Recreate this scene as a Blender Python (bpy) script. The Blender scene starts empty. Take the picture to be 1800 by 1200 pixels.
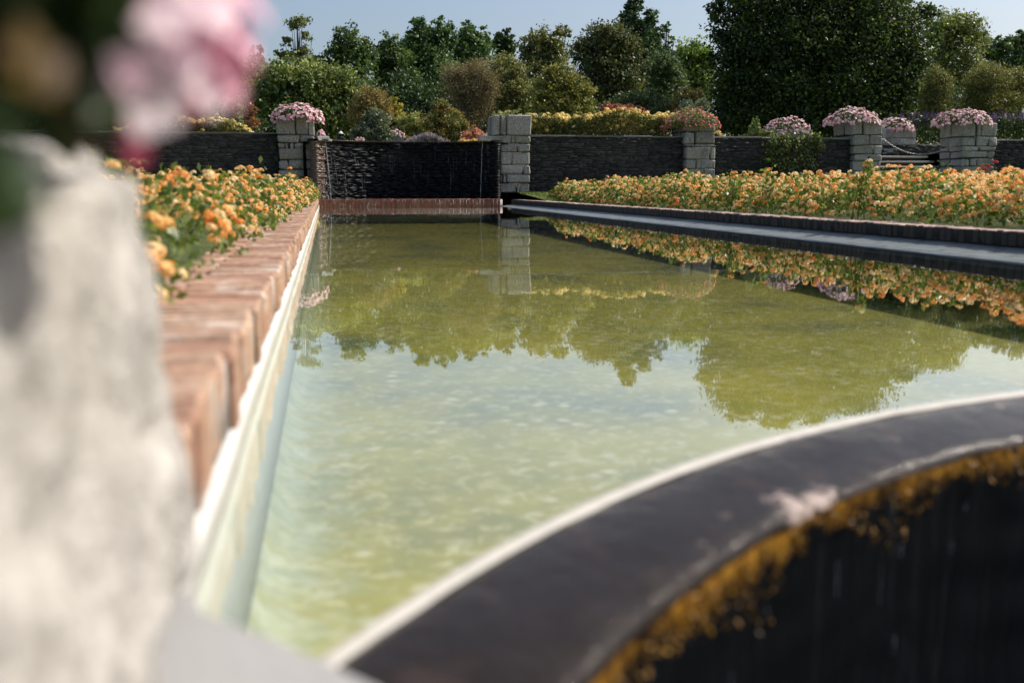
import bpy, bmesh, math, random
import numpy as np
from mathutils import Vector, Matrix
random.seed(7); RNG = np.random.default_rng(11)
scn = bpy.context.scene
COL = scn.collection
R_ = math.radians

# ------------------------------------------------------------------ camera
H = 0.50                                   # eye height above the pool water (z = 0)
YAW, PITCH, FPX = R_(10.49), R_(8.77), 1750.0   # FPX: focal length in photo pixels (35 mm lens)
cam_d = bpy.data.cameras.new('camera'); cam = bpy.data.objects.new('camera', cam_d); COL.objects.link(cam)
cam.location = (0, 0, H); cam.rotation_euler = (R_(90) - PITCH, 0, -YAW)
cam_d.sensor_width = 36; cam_d.lens = 35; cam_d.clip_start = 0.02; cam_d.clip_end = 3000
cam_d.dof.use_dof = True; cam_d.dof.focus_distance = 19.0; cam_d.dof.aperture_fstop = 1.9
scn.camera = cam
# ------------------------------------------------------------------ light
SUN_EL, SUN_AZ = R_(47), R_(9)             # azimuth measured from +X towards +Y
SD = Vector((math.cos(SUN_EL) * math.cos(SUN_AZ), math.cos(SUN_EL) * math.sin(SUN_AZ), math.sin(SUN_EL)))
world = bpy.data.worlds.new('World'); scn.world = world; world.use_nodes = True
wn = world.node_tree; bg = wn.nodes['Background']
sky = wn.nodes.new('ShaderNodeTexSky'); sky.sky_type = 'NISHITA'; sky.sun_disc = False
sky.sun_elevation = SUN_EL; sky.sun_rotation = math.atan2(SD.x, SD.y)
sky.air_density = 1.0; sky.dust_density = 4.2; sky.ozone_density = 1.5; sky.altitude = 200
wn.links.new(sky.outputs[0], bg.inputs[0]); bg.inputs[1].default_value = 0.118
sl = bpy.data.lights.new('sun', 'SUN'); sun = bpy.data.objects.new('sun', sl); COL.objects.link(sun)
sl.energy = 4.0; sl.angle = R_(0.55); sl.color = (1.0, 0.93, 0.83)
sun.rotation_euler = SD.to_track_quat('Z', 'Y').to_euler(); sun.location = (30, 0, 30)
vs = scn.view_settings; vs.view_transform = 'Standard'; vs.look = 'None'; vs.gamma = 1; vs.exposure = 0.38
scn.render.engine = 'CYCLES'
scn.cycles.max_bounces = 8; scn.cycles.transparent_max_bounces = 16; scn.cycles.diffuse_bounces = 3
scn.cycles.glossy_bounces = 3; scn.cycles.use_denoising = True
scn.cycles.caustics_reflective = False; scn.cycles.caustics_refractive = False

# ------------------------------------------------------------------ camera maths (photo pixel -> place at a chosen distance)
_s, _c = math.sin, math.cos
FW = np.array([_s(YAW)*_c(PITCH), _c(YAW)*_c(PITCH), -_s(PITCH)])
RT = np.array([_c(YAW), -_s(YAW), 0]); UP = np.array([_s(YAW)*_s(PITCH), _c(YAW)*_s(PITCH), _c(PITCH)])
CAM = np.array([0, 0, H])
def onY(x, y, Y):
    d = FW + (x - 900) / FPX * RT - (y - 600) / FPX * UP
    return CAM + d * (Y / d[1])
def onZ(x, y, z):
    d = FW + (x - 900) / FPX * RT - (y - 600) / FPX * UP
    return CAM + d * ((z - H) / d[2])

# ------------------------------------------------------------------ materials
def rgba(c): return (c[0], c[1], c[2], 1)
class Mat:
    def __init__(s, name):
        s.m = bpy.data.materials.new(name); s.m.use_nodes = True; s.t = s.m.node_tree
        s.p = s.t.nodes['Principled BSDF']; s.out = s.t.nodes['Material Output']
        s._pos = None
    def n(s, typ, **kw):
        nd = s.t.nodes.new('ShaderNode' + typ)
        for k, v in kw.items(): setattr(nd, k, v)
        return nd
    def l(s, a, b): s.t.links.new(a, b)
    def pos(s, scale=(1, 1, 1)):
        if s._pos is None: s._pos = s.n('NewGeometry').outputs['Position']
        if scale == (1, 1, 1): return s._pos
        v = s.n('VectorMath', operation='MULTIPLY'); s.l(s._pos, v.inputs[0]); v.inputs[1].default_value = scale
        return v.outputs[0]
    def noise(s, scale, detail=4, rough=0.55, sc=(1, 1, 1), dist=0):
        nd = s.n('TexNoise'); nd.inputs['Scale'].default_value = scale; nd.inputs['Detail'].default_value = detail
        nd.inputs['Roughness'].default_value = rough; nd.inputs['Distortion'].default_value = dist
        s.l(s.pos(sc), nd.inputs['Vector']); return nd.outputs['Fac']
    def ramp(s, fac, stops, interp='LINEAR'):
        r = s.n('ValToRGB'); e = r.color_ramp; e.interpolation = interp
        while len(e.elements) < len(stops): e.elements.new(0.5)
        for el, (p, c) in zip(e.elements, stops):
            el.position = p; el.color = rgba(c) if hasattr(c, '__len__') else (c, c, c, 1)
        s.l(fac, r.inputs[0]); return r.outputs[0]
    def mix(s, fac, a, b, typ='MIX'):
        m = s.n('MixRGB', blend_type=typ)
        for sock, v in ((m.inputs[0], fac), (m.inputs[1], a), (m.inputs[2], b)):
            if hasattr(v, 'links'): s.l(v, sock)
            elif hasattr(v, '__len__'): sock.default_value = rgba(v)
            else: sock.default_value = v if sock == m.inputs[0] else (v, v, v, 1)
        return m.outputs[0]
    def math(s, op, a, b=0.0, clamp=False):
        m = s.n('Math', operation=op); m.use_clamp = clamp
        for sock, v in ((m.inputs[0], a), (m.inputs[1], b)):
            if hasattr(v, 'links'): s.l(v, sock)
            else: sock.default_value = v
        return m.outputs[0]
    def attr(s, name='tint'):
        a = s.n('Attribute'); a.attribute_name = name; return a.outputs['Fac']
    def rand(s): return s.n('ObjectInfo').outputs['Random']
    def bump(s, h, strength=0.5, dist=0.01):
        b = s.n('Bump'); b.inputs['Strength'].default_value = strength; b.inputs['Distance'].default_value = dist
        s.l(h, b.inputs['Height']); s.l(b.outputs[0], s.p.inputs['Normal']); return b.outputs[0]
    def col(s, c):
        if hasattr(c, 'links'): s.l(c, s.p.inputs['Base Color'])
        else: s.p.inputs['Base Color'].default_value = rgba(c)
    def rough(s, r):
        if hasattr(r, 'links'): s.l(r, s.p.inputs['Roughness'])
        else: s.p.inputs['Roughness'].default_value = r

def granite(name, dark, light, lichen=(0.62, 0.62, 0.58), scale=1.0, bump=0.012):
    m = Mat(name)
    sp = m.noise(42 * scale, 4, 0.75); bl = m.noise(5 * scale, 5, 0.6)
    base = m.mix(m.ramp(sp, [(0.40, 0.0), (0.60, 1.0)]), dark, light)
    base = m.mix(m.ramp(bl, [(0.35, 0.0), (0.7, 0.55)]), base, [0.55 * (dark[i] + light[i]) * k for i, k in ((0, 1.0), (1, .97), (2, .88))])
    base = m.mix(m.ramp(m.noise(14 * scale, 5, 0.7), [(0.60, 0.0), (0.68, 0.75)]), base, lichen)
    base = m.mix(m.ramp(m.rand(), [(0, 0.0), (1, 0.6)]), base, (0.50, 0.47, 0.41), 'MULTIPLY')
    base = m.mix(m.ramp(m.noise(2.2 * scale, 5, 0.7, (1, 1, 0.35)), [(0.48, 0.0), (0.70, 0.7)]), base, (0.36, 0.35, 0.30), 'MULTIPLY')
    m.col(base); m.rough(0.85)
    hb = m.math('ADD', m.math('MULTIPLY', sp, 0.5), m.noise(18 * scale, 5, 0.7)); m.bump(hb, 0.9, bump)
    return m.m
M = {}
M['granite'] = granite('granite', (0.11, 0.112, 0.11), (0.58, 0.575, 0.54), (0.72, 0.72, 0.68), 1.0, .02)
M['granite_near'] = granite('granite_pale', (0.27, 0.257, 0.245), (0.58, 0.56, 0.535), (0.62, 0.605, 0.58), 0.45, 0.03)
m = Mat('mortar'); m.col(m.mix(m.noise(20), (0.03, 0.028, 0.025), (0.09, 0.085, 0.075))); m.rough(0.95); M['mortar'] = m.m
m = Mat('slab_stone'); m.col(m.mix(m.noise(9, 6), (0.28, 0.278, 0.276), (0.37, 0.368, 0.366))); m.rough(0.6); m.bump(m.noise(40), 0.4, 0.004); M['slab'] = m.m

def brickmat(name, cols, wet=False, shade_stain=False):
    m = Mat(name)
    c = m.ramp(m.rand(), [(0.0, cols[0]), (0.35, cols[1]), (0.7, cols[2]), (1.0, cols[3])])
    c = m.mix(m.ramp(m.noise(26, 6, 0.75), [(0.40, 0.0), (0.66, 0.85)]), c, [0.42 * k for k in cols[1]])
    c = m.mix(m.ramp(m.noise(7, 6, 0.7), [(0.54, 0.0), (0.68, 0.75)]), c, (0.66, 0.60, 0.54))       # lime bloom
    c = m.mix(m.ramp(m.noise(3.1, 5, 0.7), [(0.60, 0.0), (0.74, 0.6)]), c, (0.10, 0.10, 0.045))     # moss
    if shade_stain:                                      # shade painted into the face towards the water, with black algae
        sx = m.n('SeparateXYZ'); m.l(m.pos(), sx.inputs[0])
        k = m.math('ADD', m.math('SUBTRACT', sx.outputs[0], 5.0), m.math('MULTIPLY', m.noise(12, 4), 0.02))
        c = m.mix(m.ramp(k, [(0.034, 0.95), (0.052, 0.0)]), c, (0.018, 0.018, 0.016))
    m.col(c); m.rough(0.25 if wet else 0.88)
    m.bump(m.noise(45, 5, 0.7), 0.9, 0.006); return m.m
M['brick'] = brickmat('weathered_brick', [(0.34, 0.18, 0.115), (0.47, 0.275, 0.18), (0.41, 0.26, 0.175), (0.52, 0.36, 0.25)])
M['brick_dark'] = brickmat('shaded_damp_brick', [(0.40, 0.25, 0.20), (0.50, 0.33, 0.27), (0.46, 0.33, 0.28), (0.55, 0.41, 0.35)], False, True)
M['brick_wet'] = brickmat('wet_brick', [(0.20, 0.06, 0.045), (0.30, 0.10, 0.07), (0.24, 0.085, 0.06), (0.32, 0.15, 0.11)], True)
m = Mat('brick_joint'); m.col(m.mix(m.noise(30), (0.34, 0.28, 0.23), (0.60, 0.54, 0.48))); m.rough(0.95); M['joint'] = m.m
m = Mat('dark_joint'); m.col(m.mix(m.noise(30), (0.012, 0.012, 0.011), (0.03, 0.03, 0.026))); m.rough(0.95); M['joint_dark'] = m.m  # mortar as dark as the painted shade on the right coping face

def slatemat(name, c0, c1, rough, spec=0.5):
    m = Mat(name)
    t = m.attr()
    c = m.ramp(t, [(0.0, c0), (0.6, [(a + b) / 2 for a, b in zip(c0, c1)]), (1.0, c1)])
    c = m.mix(m.ramp(m.noise(9, 5, 0.7, (1, 1, 4)), [(0.35, 0.0), (0.75, 0.8)]), c, [k * 0.35 for k in c0])
    c = m.mix(m.ramp(m.noise(4, 4), [(0.6, 0.0), (0.75, 0.5)]), c, (0.05, 0.055, 0.025))
    m.col(c); m.rough(rough); m.p.inputs['Specular IOR Level'].default_value = spec
    m.bump(m.noise(60, 4, 0.7, (1, 1, 2)), 0.8, 0.006); return m.m
M['slate'] = slatemat('dry_slate', (0.022, 0.025, 0.025), (0.085, 0.088, 0.08), 0.7)
M['slate_wet'] = slatemat('wet_slate', (0.005, 0.007, 0.009), (0.016, 0.018, 0.020), 0.45, 0.22)
M['slate_black'] = slatemat('black_wet_slate', (0.003, 0.004, 0.005), (0.010, 0.011, 0.013), 0.5, 0.12)
m = Mat('black_wet_face'); sx = m.n('SeparateXYZ'); m.l(m.pos(), sx.inputs[0])
wf = m.mix(m.ramp(m.noise(30, 5, 0.7, (1, 1, 0.06)), [(0.55, 0.0), (0.75, 1.0)]), (0.003, 0.004, 0.005), (0.02, 0.022, 0.025))
rk = m.math('ADD', m.math('MULTIPLY', sx.outputs[2], 6.5), m.math('ADD', m.math('MULTIPLY', m.noise(4.5, 5, 0.65, (1, 1, 0.4)), 1.5), m.math('MULTIPLY', m.noise(38, 4, 0.7, (1, 1, 0.25)), 0.6)))
rust = m.ramp(m.noise(34, 5, 0.75, (1, 1, 0.5)), [(0.36, (0.02, 0.010, 0.004)), (0.52, (0.26, 0.12, 0.016)), (0.70, (0.62, 0.34, 0.05))])
m.col(m.mix(m.ramp(rk, [(0.50, 0.0), (0.80, 1.0)]), wf, rust)); m.rough(0.35); m.p.inputs['Specular IOR Level'].default_value = .15; m.bump(m.noise(40, 4, 0.6, (1, 1, 0.15)), 0.6, 0.004); M['wetface'] = m.m
m = Mat('brown_wet_stone'); m.col(m.mix(m.noise(14, 5), (0.05, 0.035, 0.028), (0.24, 0.17, 0.13))); m.rough(0.35); m.bump(m.noise(30), 0.9, 0.01); M['brownstone'] = m.m
m = Mat('slate_cap'); m.col(m.mix(m.noise(14, 5), (0.10, 0.105, 0.10), (0.26, 0.255, 0.23))); m.rough(0.8); m.bump(m.noise(30), 0.6, 0.005); M['cap'] = m.m
m = Mat('tread_stone'); m.col(m.mix(m.noise(14, 5), (0.30, 0.285, 0.26), (0.50, 0.48, 0.44))); m.rough(0.85); M['tread'] = m.m

# pool plaster: pale where it stands above and just below the water, algae with depth
m = Mat('pool_plaster')
sx = m.n('SeparateXYZ'); m.l(m.pos(), sx.inputs[0])
dep = m.math('ADD', m.math('MULTIPLY', sx.outputs[2], -9.0), m.math('MULTIPLY', m.noise(9, 5, 0.65), 0.9))
pale = m.mix(m.noise(16, 5), (0.60, 0.60, 0.56), (0.76, 0.755, 0.72))
alg = m.ramp(m.noise(26, 5, 0.7), [(0.30, (0.50, 0.55, 0.47)), (0.5, (0.62, 0.66, 0.60)), (0.68, (0.70, 0.73, 0.68))])
c = m.mix(m.ramp(dep, [(0.45, 0.0), (1.2, 1.0)]), pale, alg)
c = m.mix(m.ramp(m.noise(5, 6, 0.75, (1, 1, 6)), [(0.62, 0.0), (0.72, 0.45)]), c, (0.16, 0.17, 0.13))
m.col(c); m.rough(0.8); m.bump(m.noise(30), 0.5, 0.006); M['plaster'] = m.m
m = Mat('algae_wall'); m.col(m.mix(m.noise(9, 5), (0.03, 0.035, 0.018), (0.09, 0.095, 0.04))); m.rough(0.8); M['algae_wall'] = m.m
# pool floor: olive algae, loose pale flecks
m = Mat('pool_floor')
big = m.noise(0.9, 4, 0.6); mid = m.noise(5.5, 5, 0.65); fine = m.noise(17, 3, 0.6, dist=0.8)
c = m.ramp(big, [(0.30, (0.085, 0.108, 0.045)), (0.48, (0.255, 0.238, 0.026)), (0.70, (0.36, 0.328, 0.040))])
c = m.mix(m.ramp(mid, [(0.30, 0.65), (0.52, 0.0)]), c, (0.17, 0.19, 0.025))
c = m.mix(m.ramp(fine, [(0.50, 0.0), (0.70, 0.8)]), c, (0.45, 0.43, 0.23))
vo = m.n('TexVoronoi'); vo.inputs['Scale'].default_value = 9; m.l(m.pos(), vo.inputs['Vector'])
c = m.mix(m.math('MULTIPLY', m.ramp(vo.outputs['Distance'], [(0.10, 0.8), (0.34, 0.0)]), m.ramp(m.noise(2.7, 3), [(0.42, 0.0), (0.62, 1.0)])), c, (0.55, 0.53, 0.38))
sx = m.n('SeparateXYZ'); m.l(m.pos(), sx.inputs[0])          # pale silt gathered along the left wall
k = m.math('ADD', sx.outputs[0], m.math('MULTIPLY', m.noise(7, 5, 0.7), -0.55))
silt = m.mix(m.ramp(m.noise(15, 5, 0.6), [(0.35, 0.0), (0.70, 1.0)]), (0.24, 0.28, 0.19), (0.42, 0.455, 0.36))
c = m.mix(m.ramp(m.math('ADD', k, 0.6), [(0.14, 0.95), (0.40, 0.0)]), c, silt)
m.col(c); m.rough(0.9); M['floor'] = m.m
# water: clear sheet, Fresnel reflection
def water(name, dist=0.0006, scale=4.0, tint=(0.97, 0.985, 0.94)):
    m = Mat(name); m.t.nodes.remove(m.p)
    ge = m.n('NewGeometry'); dp = m.n('VectorMath', operation='DOT_PRODUCT'); m.l(ge.outputs['Normal'], dp.inputs[0]); m.l(ge.outputs['Incoming'], dp.inputs[1])
    ic = m.math('SUBTRACT', 1.0, m.math('ABSOLUTE', dp.outputs['Value']), True)                      # Schlick's Fresnel
    fres = m.math('ADD', m.math('MULTIPLY', m.math('POWER', ic, 3.25), 0.97), 0.03, True)
    gl = m.n('BsdfGlossy'); gl.inputs['Roughness'].default_value = 0.012; gl.inputs['Color'].default_value = (1, 1, 1, 1)
    tr = m.n('BsdfTransparent'); tr.inputs['Color'].default_value = rgba(tint)
    b = m.n('Bump'); b.inputs['Strength'].default_value = 1; b.inputs['Distance'].default_value = dist
    h = m.math('ADD', m.noise(scale, 2, 0.4, (1, 0.55, 1)), m.math('MULTIPLY', m.noise(scale * 4, 2, 0.5, (1, 0.6, 1)), 0.12))
    m.l(h, b.inputs['Height']); m.l(b.outputs[0], gl.inputs['Normal'])
    mx = m.n('MixShader'); m.l(fres, mx.inputs[0]); m.l(tr.outputs[0], mx.inputs[1]); m.l(gl.outputs[0], mx.inputs[2])
    m.l(mx.outputs[0], m.out.inputs['Surface']); return m.m
M['water'] = water('pool_water')
M['water_low'] = water('lower_pool_water', 0.004, 7.0, (0.4, 0.5, 0.4))
m = Mat('thin_water'); m.col((0.75, 0.8, 0.85)); m.rough(0.08); m.p.inputs['Alpha'].default_value = 0.30; M['drip'] = m.m
# weir lip: wet dark stone, with rusty algae hanging below its edge
m = Mat('weir_stone')
sx = m.n('SeparateXYZ'); m.l(m.pos(), sx.inputs[0])
c = m.mix(m.noise(10, 6, 0.7), (0.005, 0.004, 0.003), (0.027, 0.019, 0.015))
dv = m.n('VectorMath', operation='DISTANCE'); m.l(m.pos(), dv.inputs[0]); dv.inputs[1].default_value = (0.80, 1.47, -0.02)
pale_patch = m.math('ADD', m.math('MULTIPLY', dv.outputs['Value'], 3.2), m.math('MULTIPLY', m.noise(22, 4, 0.7, (1, 1, 1), 0.8), 0.9))
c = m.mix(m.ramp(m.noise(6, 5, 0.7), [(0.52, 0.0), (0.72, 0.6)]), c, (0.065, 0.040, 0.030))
c = m.mix(m.ramp(pale_patch, [(0.58, 0.85), (0.72, 0.0)]), c, (0.42, 0.33, 0.29))                  # ragged pale patch around one point of the lip
c = m.mix(m.ramp(m.noise(9.5, 4, 0.6), [(0.66, 0.0), (0.70, 0.6)]), c, (0.30, 0.22, 0.19))
m.p.inputs['Specular IOR Level'].default_value = .12; m.col(c); m.rough(m.ramp(m.noise(5, 4), [(0.3, 0.03), (0.7, 0.16)])); m.bump(m.noise(14, 6, 0.65), 0.7, 0.010); M['weir'] = m.m
m = Mat('rust_algae'); m.col(m.mix(m.noise(22, 5, 0.7), (0.16, 0.075, 0.012), (0.62, 0.33, 0.05))); m.rough(0.55); m.bump(m.noise(60), 0.9, 0.01); M['rust'] = m.m
m = Mat('lime_band'); m.col(m.mix(m.noise(14, 5, 0.7), (0.44, 0.435, 0.42), (0.66, 0.655, 0.635))); m.rough(0.6); M['lime'] = m.m
m = Mat('lime_rim_worn'); m.col(m.mix(m.noise(25, 5), (0.30, 0.285, 0.255), (0.48, 0.46, 0.42))); m.rough(0.6); M['lime_rim'] = m.m
m = Mat('wet_apron'); m.col(m.mix(m.ramp(m.noise(5, 6, 0.75), [(0.5, 0.0), (0.7, 1.0)]), m.mix(m.noise(2.5, 4), (0.12, 0.14, 0.14), (0.19, 0.21, 0.21)), (0.03, 0.035, 0.025))); m.rough(0.5); m.p.inputs['Specular IOR Level'].default_value = .25; m.bump(m.noise(25), .5, .006); M['apron'] = m.m
m = Mat('soil'); m.col(m.mix(m.noise(8, 6), (0.045, 0.032, 0.022), (0.11, 0.085, 0.06))); m.rough(0.95); M['soil'] = m.m
m = Mat('lawn'); m.col(m.mix(m.noise(3, 6, 0.7), (0.05, 0.085, 0.018), (0.11, 0.14, 0.035))); m.rough(0.9); m.bump(m.noise(80), 1, 0.02); M['lawn'] = m.m
m = Mat('bark'); m.col(m.mix(m.noise(9, 5, 0.6, (1, 1, 0.3)), (0.035, 0.028, 0.022), (0.12, 0.10, 0.08))); m.rough(0.9); m.bump(m.noise(20, 5, 0.6, (1, 1, 0.3)), 0.9, 0.02); M['bark'] = m.m
m = Mat('chain_metal'); m.col((0.42, 0.42, 0.42)); m.rough(0.45); m.p.inputs['Metallic'].default_value = 0.8; M['metal'] = m.m
m = Mat('planter_concrete'); m.col(m.mix(m.noise(12, 5), (0.26, 0.25, 0.23), (0.42, 0.40, 0.37))); m.rough(0.9); m.bump(m.noise(40), 0.5, 0.004); M['concrete'] = m.m

_leafcache = {}
def leafmat(c0, c1, trans=0.3, rough=0.45, name='leaves', mid=None, tt=None):
    if tt is None: tt = (1.0, 1.0, 1.0) if any(w in name for w in ('flower', 'petal', 'petunia_pink', 'bloom')) else (1.25, 1.3, 0.7)
    k = (tuple(c0), tuple(c1), trans, rough, tuple(mid) if mid else None)
    if k in _leafcache: return _leafcache[k]
    m = Mat(name)
    stops = [(0.0, c0), (1.0, c1)] if mid is None else [(0.0, c0), (0.5, mid), (1.0, c1)]
    c = m.ramp(m.attr(), stops)
    m.col(c); m.rough(rough); m.p.inputs['Specular IOR Level'].default_value = 0.35
    tl = m.n('BsdfTranslucent'); m.l(m.mix(1.0, c, tt, 'MULTIPLY'), tl.inputs['Color'])
    mx = m.n('MixShader'); mx.inputs[0].default_value = trans
    m.l(m.p.outputs[0], mx.inputs[1]); m.l(tl.outputs[0], mx.inputs[2]); m.l(mx.outputs[0], m.out.inputs['Surface'])
    _leafcache[k] = m.m; return m.m

# ------------------------------------------------------------------ object helpers
def tag(o, label=None, cat=None, group=None, kind=None):
    if label: o['label'] = label
    if cat: o['category'] = cat
    if group: o['group'] = group
    if kind: o['kind'] = kind
    return o
def empty(name, loc, label=None, cat=None, group=None, kind=None):
    o = bpy.data.objects.new(name, None); COL.objects.link(o); o.location = loc; o.empty_display_size = 0.1
    return tag(o, label, cat, group, kind or 'thing')
def put(o, parent):
    if parent is not None:
        o.parent = parent
        p, T = parent, Matrix.Identity(4)
        v = Vector(parent.location)
        while p.parent is not None:
            p = p.parent
        o.matrix_parent_inverse = Matrix.Translation(-v) if parent.type == 'EMPTY' else Matrix.Identity(4)
    return o
def link(name, me, mat=None, parent=None):
    o = bpy.data.objects.new(name, me); COL.objects.link(o)
    if mat is not None and not me.materials: me.materials.append(mat)
    return put(o, parent)
def quads(name, V, F, mat, parent=None, tint=None, smooth=False):
    """V (n,3), F (m,k) arrays -> one mesh object"""
    V = np.asarray(V, dtype=np.float32); F = np.asarray(F, dtype=np.int32); k = F.shape[1]
    me = bpy.data.meshes.new(name)
    me.vertices.add(len(V)); me.vertices.foreach_set('co', V.ravel())
    me.loops.add(F.size); me.loops.foreach_set('vertex_index', F.ravel())
    me.polygons.add(len(F)); me.polygons.foreach_set('loop_start', np.arange(0, F.size, k, dtype=np.int32))
    if smooth: me.polygons.foreach_set('use_smooth', np.ones(len(F), dtype=bool))
    if tint is not None:
        a = me.attributes.new('tint', 'FLOAT', 'FACE'); a.data.foreach_set('value', np.asarray(tint, dtype=np.float32))
    me.update(calc_edges=True); me.validate()
    return link(name, me, mat, parent)
class MB:
    """collects quads"""
    def __init__(s): s.v = []; s.f = []; s.t = []; s.n = 0
    def add(s, V, F, t=0.5):
        V = np.asarray(V, float); F = np.asarray(F, int)
        s.v.append(V); s.f.append(F + s.n); s.n += len(V); s.t.append(np.full(len(F), t) if np.isscalar(t) else np.asarray(t))
    def box(s, lo, hi, t=0.5, jit=0.0):
        x0, y0, z0 = lo; x1, y1, z1 = hi
        V = np.array([(x0,y0,z0),(x1,y0,z0),(x1,y1,z0),(x0,y1,z0),(x0,y0,z1),(x1,y0,z1),(x1,y1,z1),(x0,y1,z1)], float)
        if jit: V = V + RNG.uniform(-jit, jit, V.shape)
        s.add(V, BOXF, t)
    def tube(s, pts, rad, n=6, t=0.5, cap=False):
        pts = [Vector(p) for p in pts]; V = []; F = []
        for i, p in enumerate(pts):
            d = (pts[min(i+1, len(pts)-1)] - pts[max(i-1, 0)]).normalized()
            a = d.orthogonal().normalized() if i == 0 else (a - d * a.dot(d)).normalized()
            b = d.cross(a); r = rad[i] if hasattr(rad, '__len__') else rad
            for k in range(n):
                w = 2 * math.pi * k / n; V.append(p + (a * math.cos(w) + b * math.sin(w)) * r)
        for i in range(len(pts) - 1):
            for k in range(n): F.append((i*n+k, i*n+(k+1) % n, (i+1)*n+(k+1) % n, (i+1)*n+k))
        s.add(np.array([tuple(v) for v in V]), F, t)
    def obj(s, name, mat, parent=None, smooth=False):
        return quads(name, np.concatenate(s.v), np.concatenate(s.f), mat, parent, np.concatenate(s.t), smooth)
BOXF = np.array([(0,3,2,1),(4,5,6,7),(0,1,5,4),(1,2,6,5),(2,3,7,6),(3,0,4,7)])

def leaf_arrays(P, size, up=0.35, aspect=0.55, droop=0.0):
    N = len(P); size = np.broadcast_to(np.asarray(size, float), (N,))[:, None]
    n = RNG.normal(size=(N, 3)); n /= np.linalg.norm(n, axis=1)[:, None]; n[:, 2] += up; n /= np.linalg.norm(n, axis=1)[:, None]
    t = RNG.normal(size=(N, 3)); t[:, 2] -= droop; t -= n * np.sum(t * n, 1)[:, None]; t /= np.linalg.norm(t, axis=1)[:, None]
    b = np.cross(n, t)
    V = np.stack([P - t*size*.5, P + b*size*aspect*.5 + n*size*.07, P + t*size*.5, P - b*size*aspect*.5 + n*size*.07], 1).reshape(-1, 3)
    return V, np.arange(4 * N).reshape(-1, 4)
def leaves(name, P, size, tint, mat, parent=None, up=0.35, aspect=0.55, droop=0.0):
    V, F = leaf_arrays(np.asarray(P), size, up, aspect, droop)
    return quads(name, V, F, mat, parent, tint)
def frames(nrm):
    nrm = nrm / np.linalg.norm(nrm, axis=1)[:, None]; N = len(nrm)
    t = RNG.normal(size=(N, 3)); t -= nrm * np.sum(t * nrm, 1)[:, None]; t /= np.linalg.norm(t, axis=1)[:, None]
    return np.stack([t, np.cross(nrm, t), nrm], 2)        # columns
def scatter(name, TV, TF, P, nrm, size, mat, parent=None, tint=None, TT=None):
    """copies of a small template of quads, joined"""
    N = len(P); Rm = frames(np.asarray(nrm, float)); size = np.broadcast_to(np.asarray(size, float), (N,))
    V = np.einsum('nij,vj->nvi', Rm, TV) * size[:, None, None] + np.asarray(P)[:, None, :]
    F = (TF[None] + (np.arange(N) * len(TV))[:, None, None]).reshape(-1, 4)
    if tint is None: tint = RNG.random(N)
    tt = np.repeat(np.asarray(tint)[:, None], len(TF), 1)
    if TT is not None: tt = np.clip(tt + TT[None], 0, 1)
    return quads(name, V.reshape(-1, 3), F, mat, parent, tt.ravel())
# templates -------------------------------------------------------------
def petal_flower(n=5, rise=0.25, ruff=0.0):
    V = [(0, 0, -0.25)]; F = []
    for k in range(n):
        a = 2*math.pi*k/n; w = math.pi/n*1.02
        i = len(V)
        V += [(math.cos(a-w)*.72, math.sin(a-w)*.72, rise*.6), (math.cos(a), math.sin(a), rise + ruff*(k % 2)), (math.cos(a+w)*.72, math.sin(a+w)*.72, rise*.6)]
        F.append((0, i, i+1, i+2))
    return np.array(V), np.array(F)
def lantana_head(n):
    V = []; F = []; T = []
    for k in range(n):
        u = (k + .5) / n; th = math.acos(1 - u * 1.05); ph = k * 2.39996
        c = np.array([math.sin(th)*math.cos(ph), math.sin(th)*math.sin(ph), math.cos(th)*.72]); nn = c * (1, 1, 1.3); nn /= np.linalg.norm(nn)
        a = np.cross(nn, (0.3, 0.2, 1.0)); a /= np.linalg.norm(a); b = np.cross(nn, a); r = 1.35 / math.sqrt(n) * 1.05
        s0 = len(V); q = random.random()*1.57
        for j in range(4):
            w = q + j * math.pi/2; V.append(c + (a*math.cos(w) + b*math.sin(w)) * r + nn * random.uniform(-.06, .10))
        F.append((s0, s0+1, s0+2, s0+3)); T.append(0.28 * (0.5 - u) + random.uniform(-.1, .1))
    return np.array(V), np.array(F), np.array(T)
PET = petal_flower(5, 0.22)
LH = lantana_head(12)
LH_NEAR = [lantana_head(22) for _ in range(3)]

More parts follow.
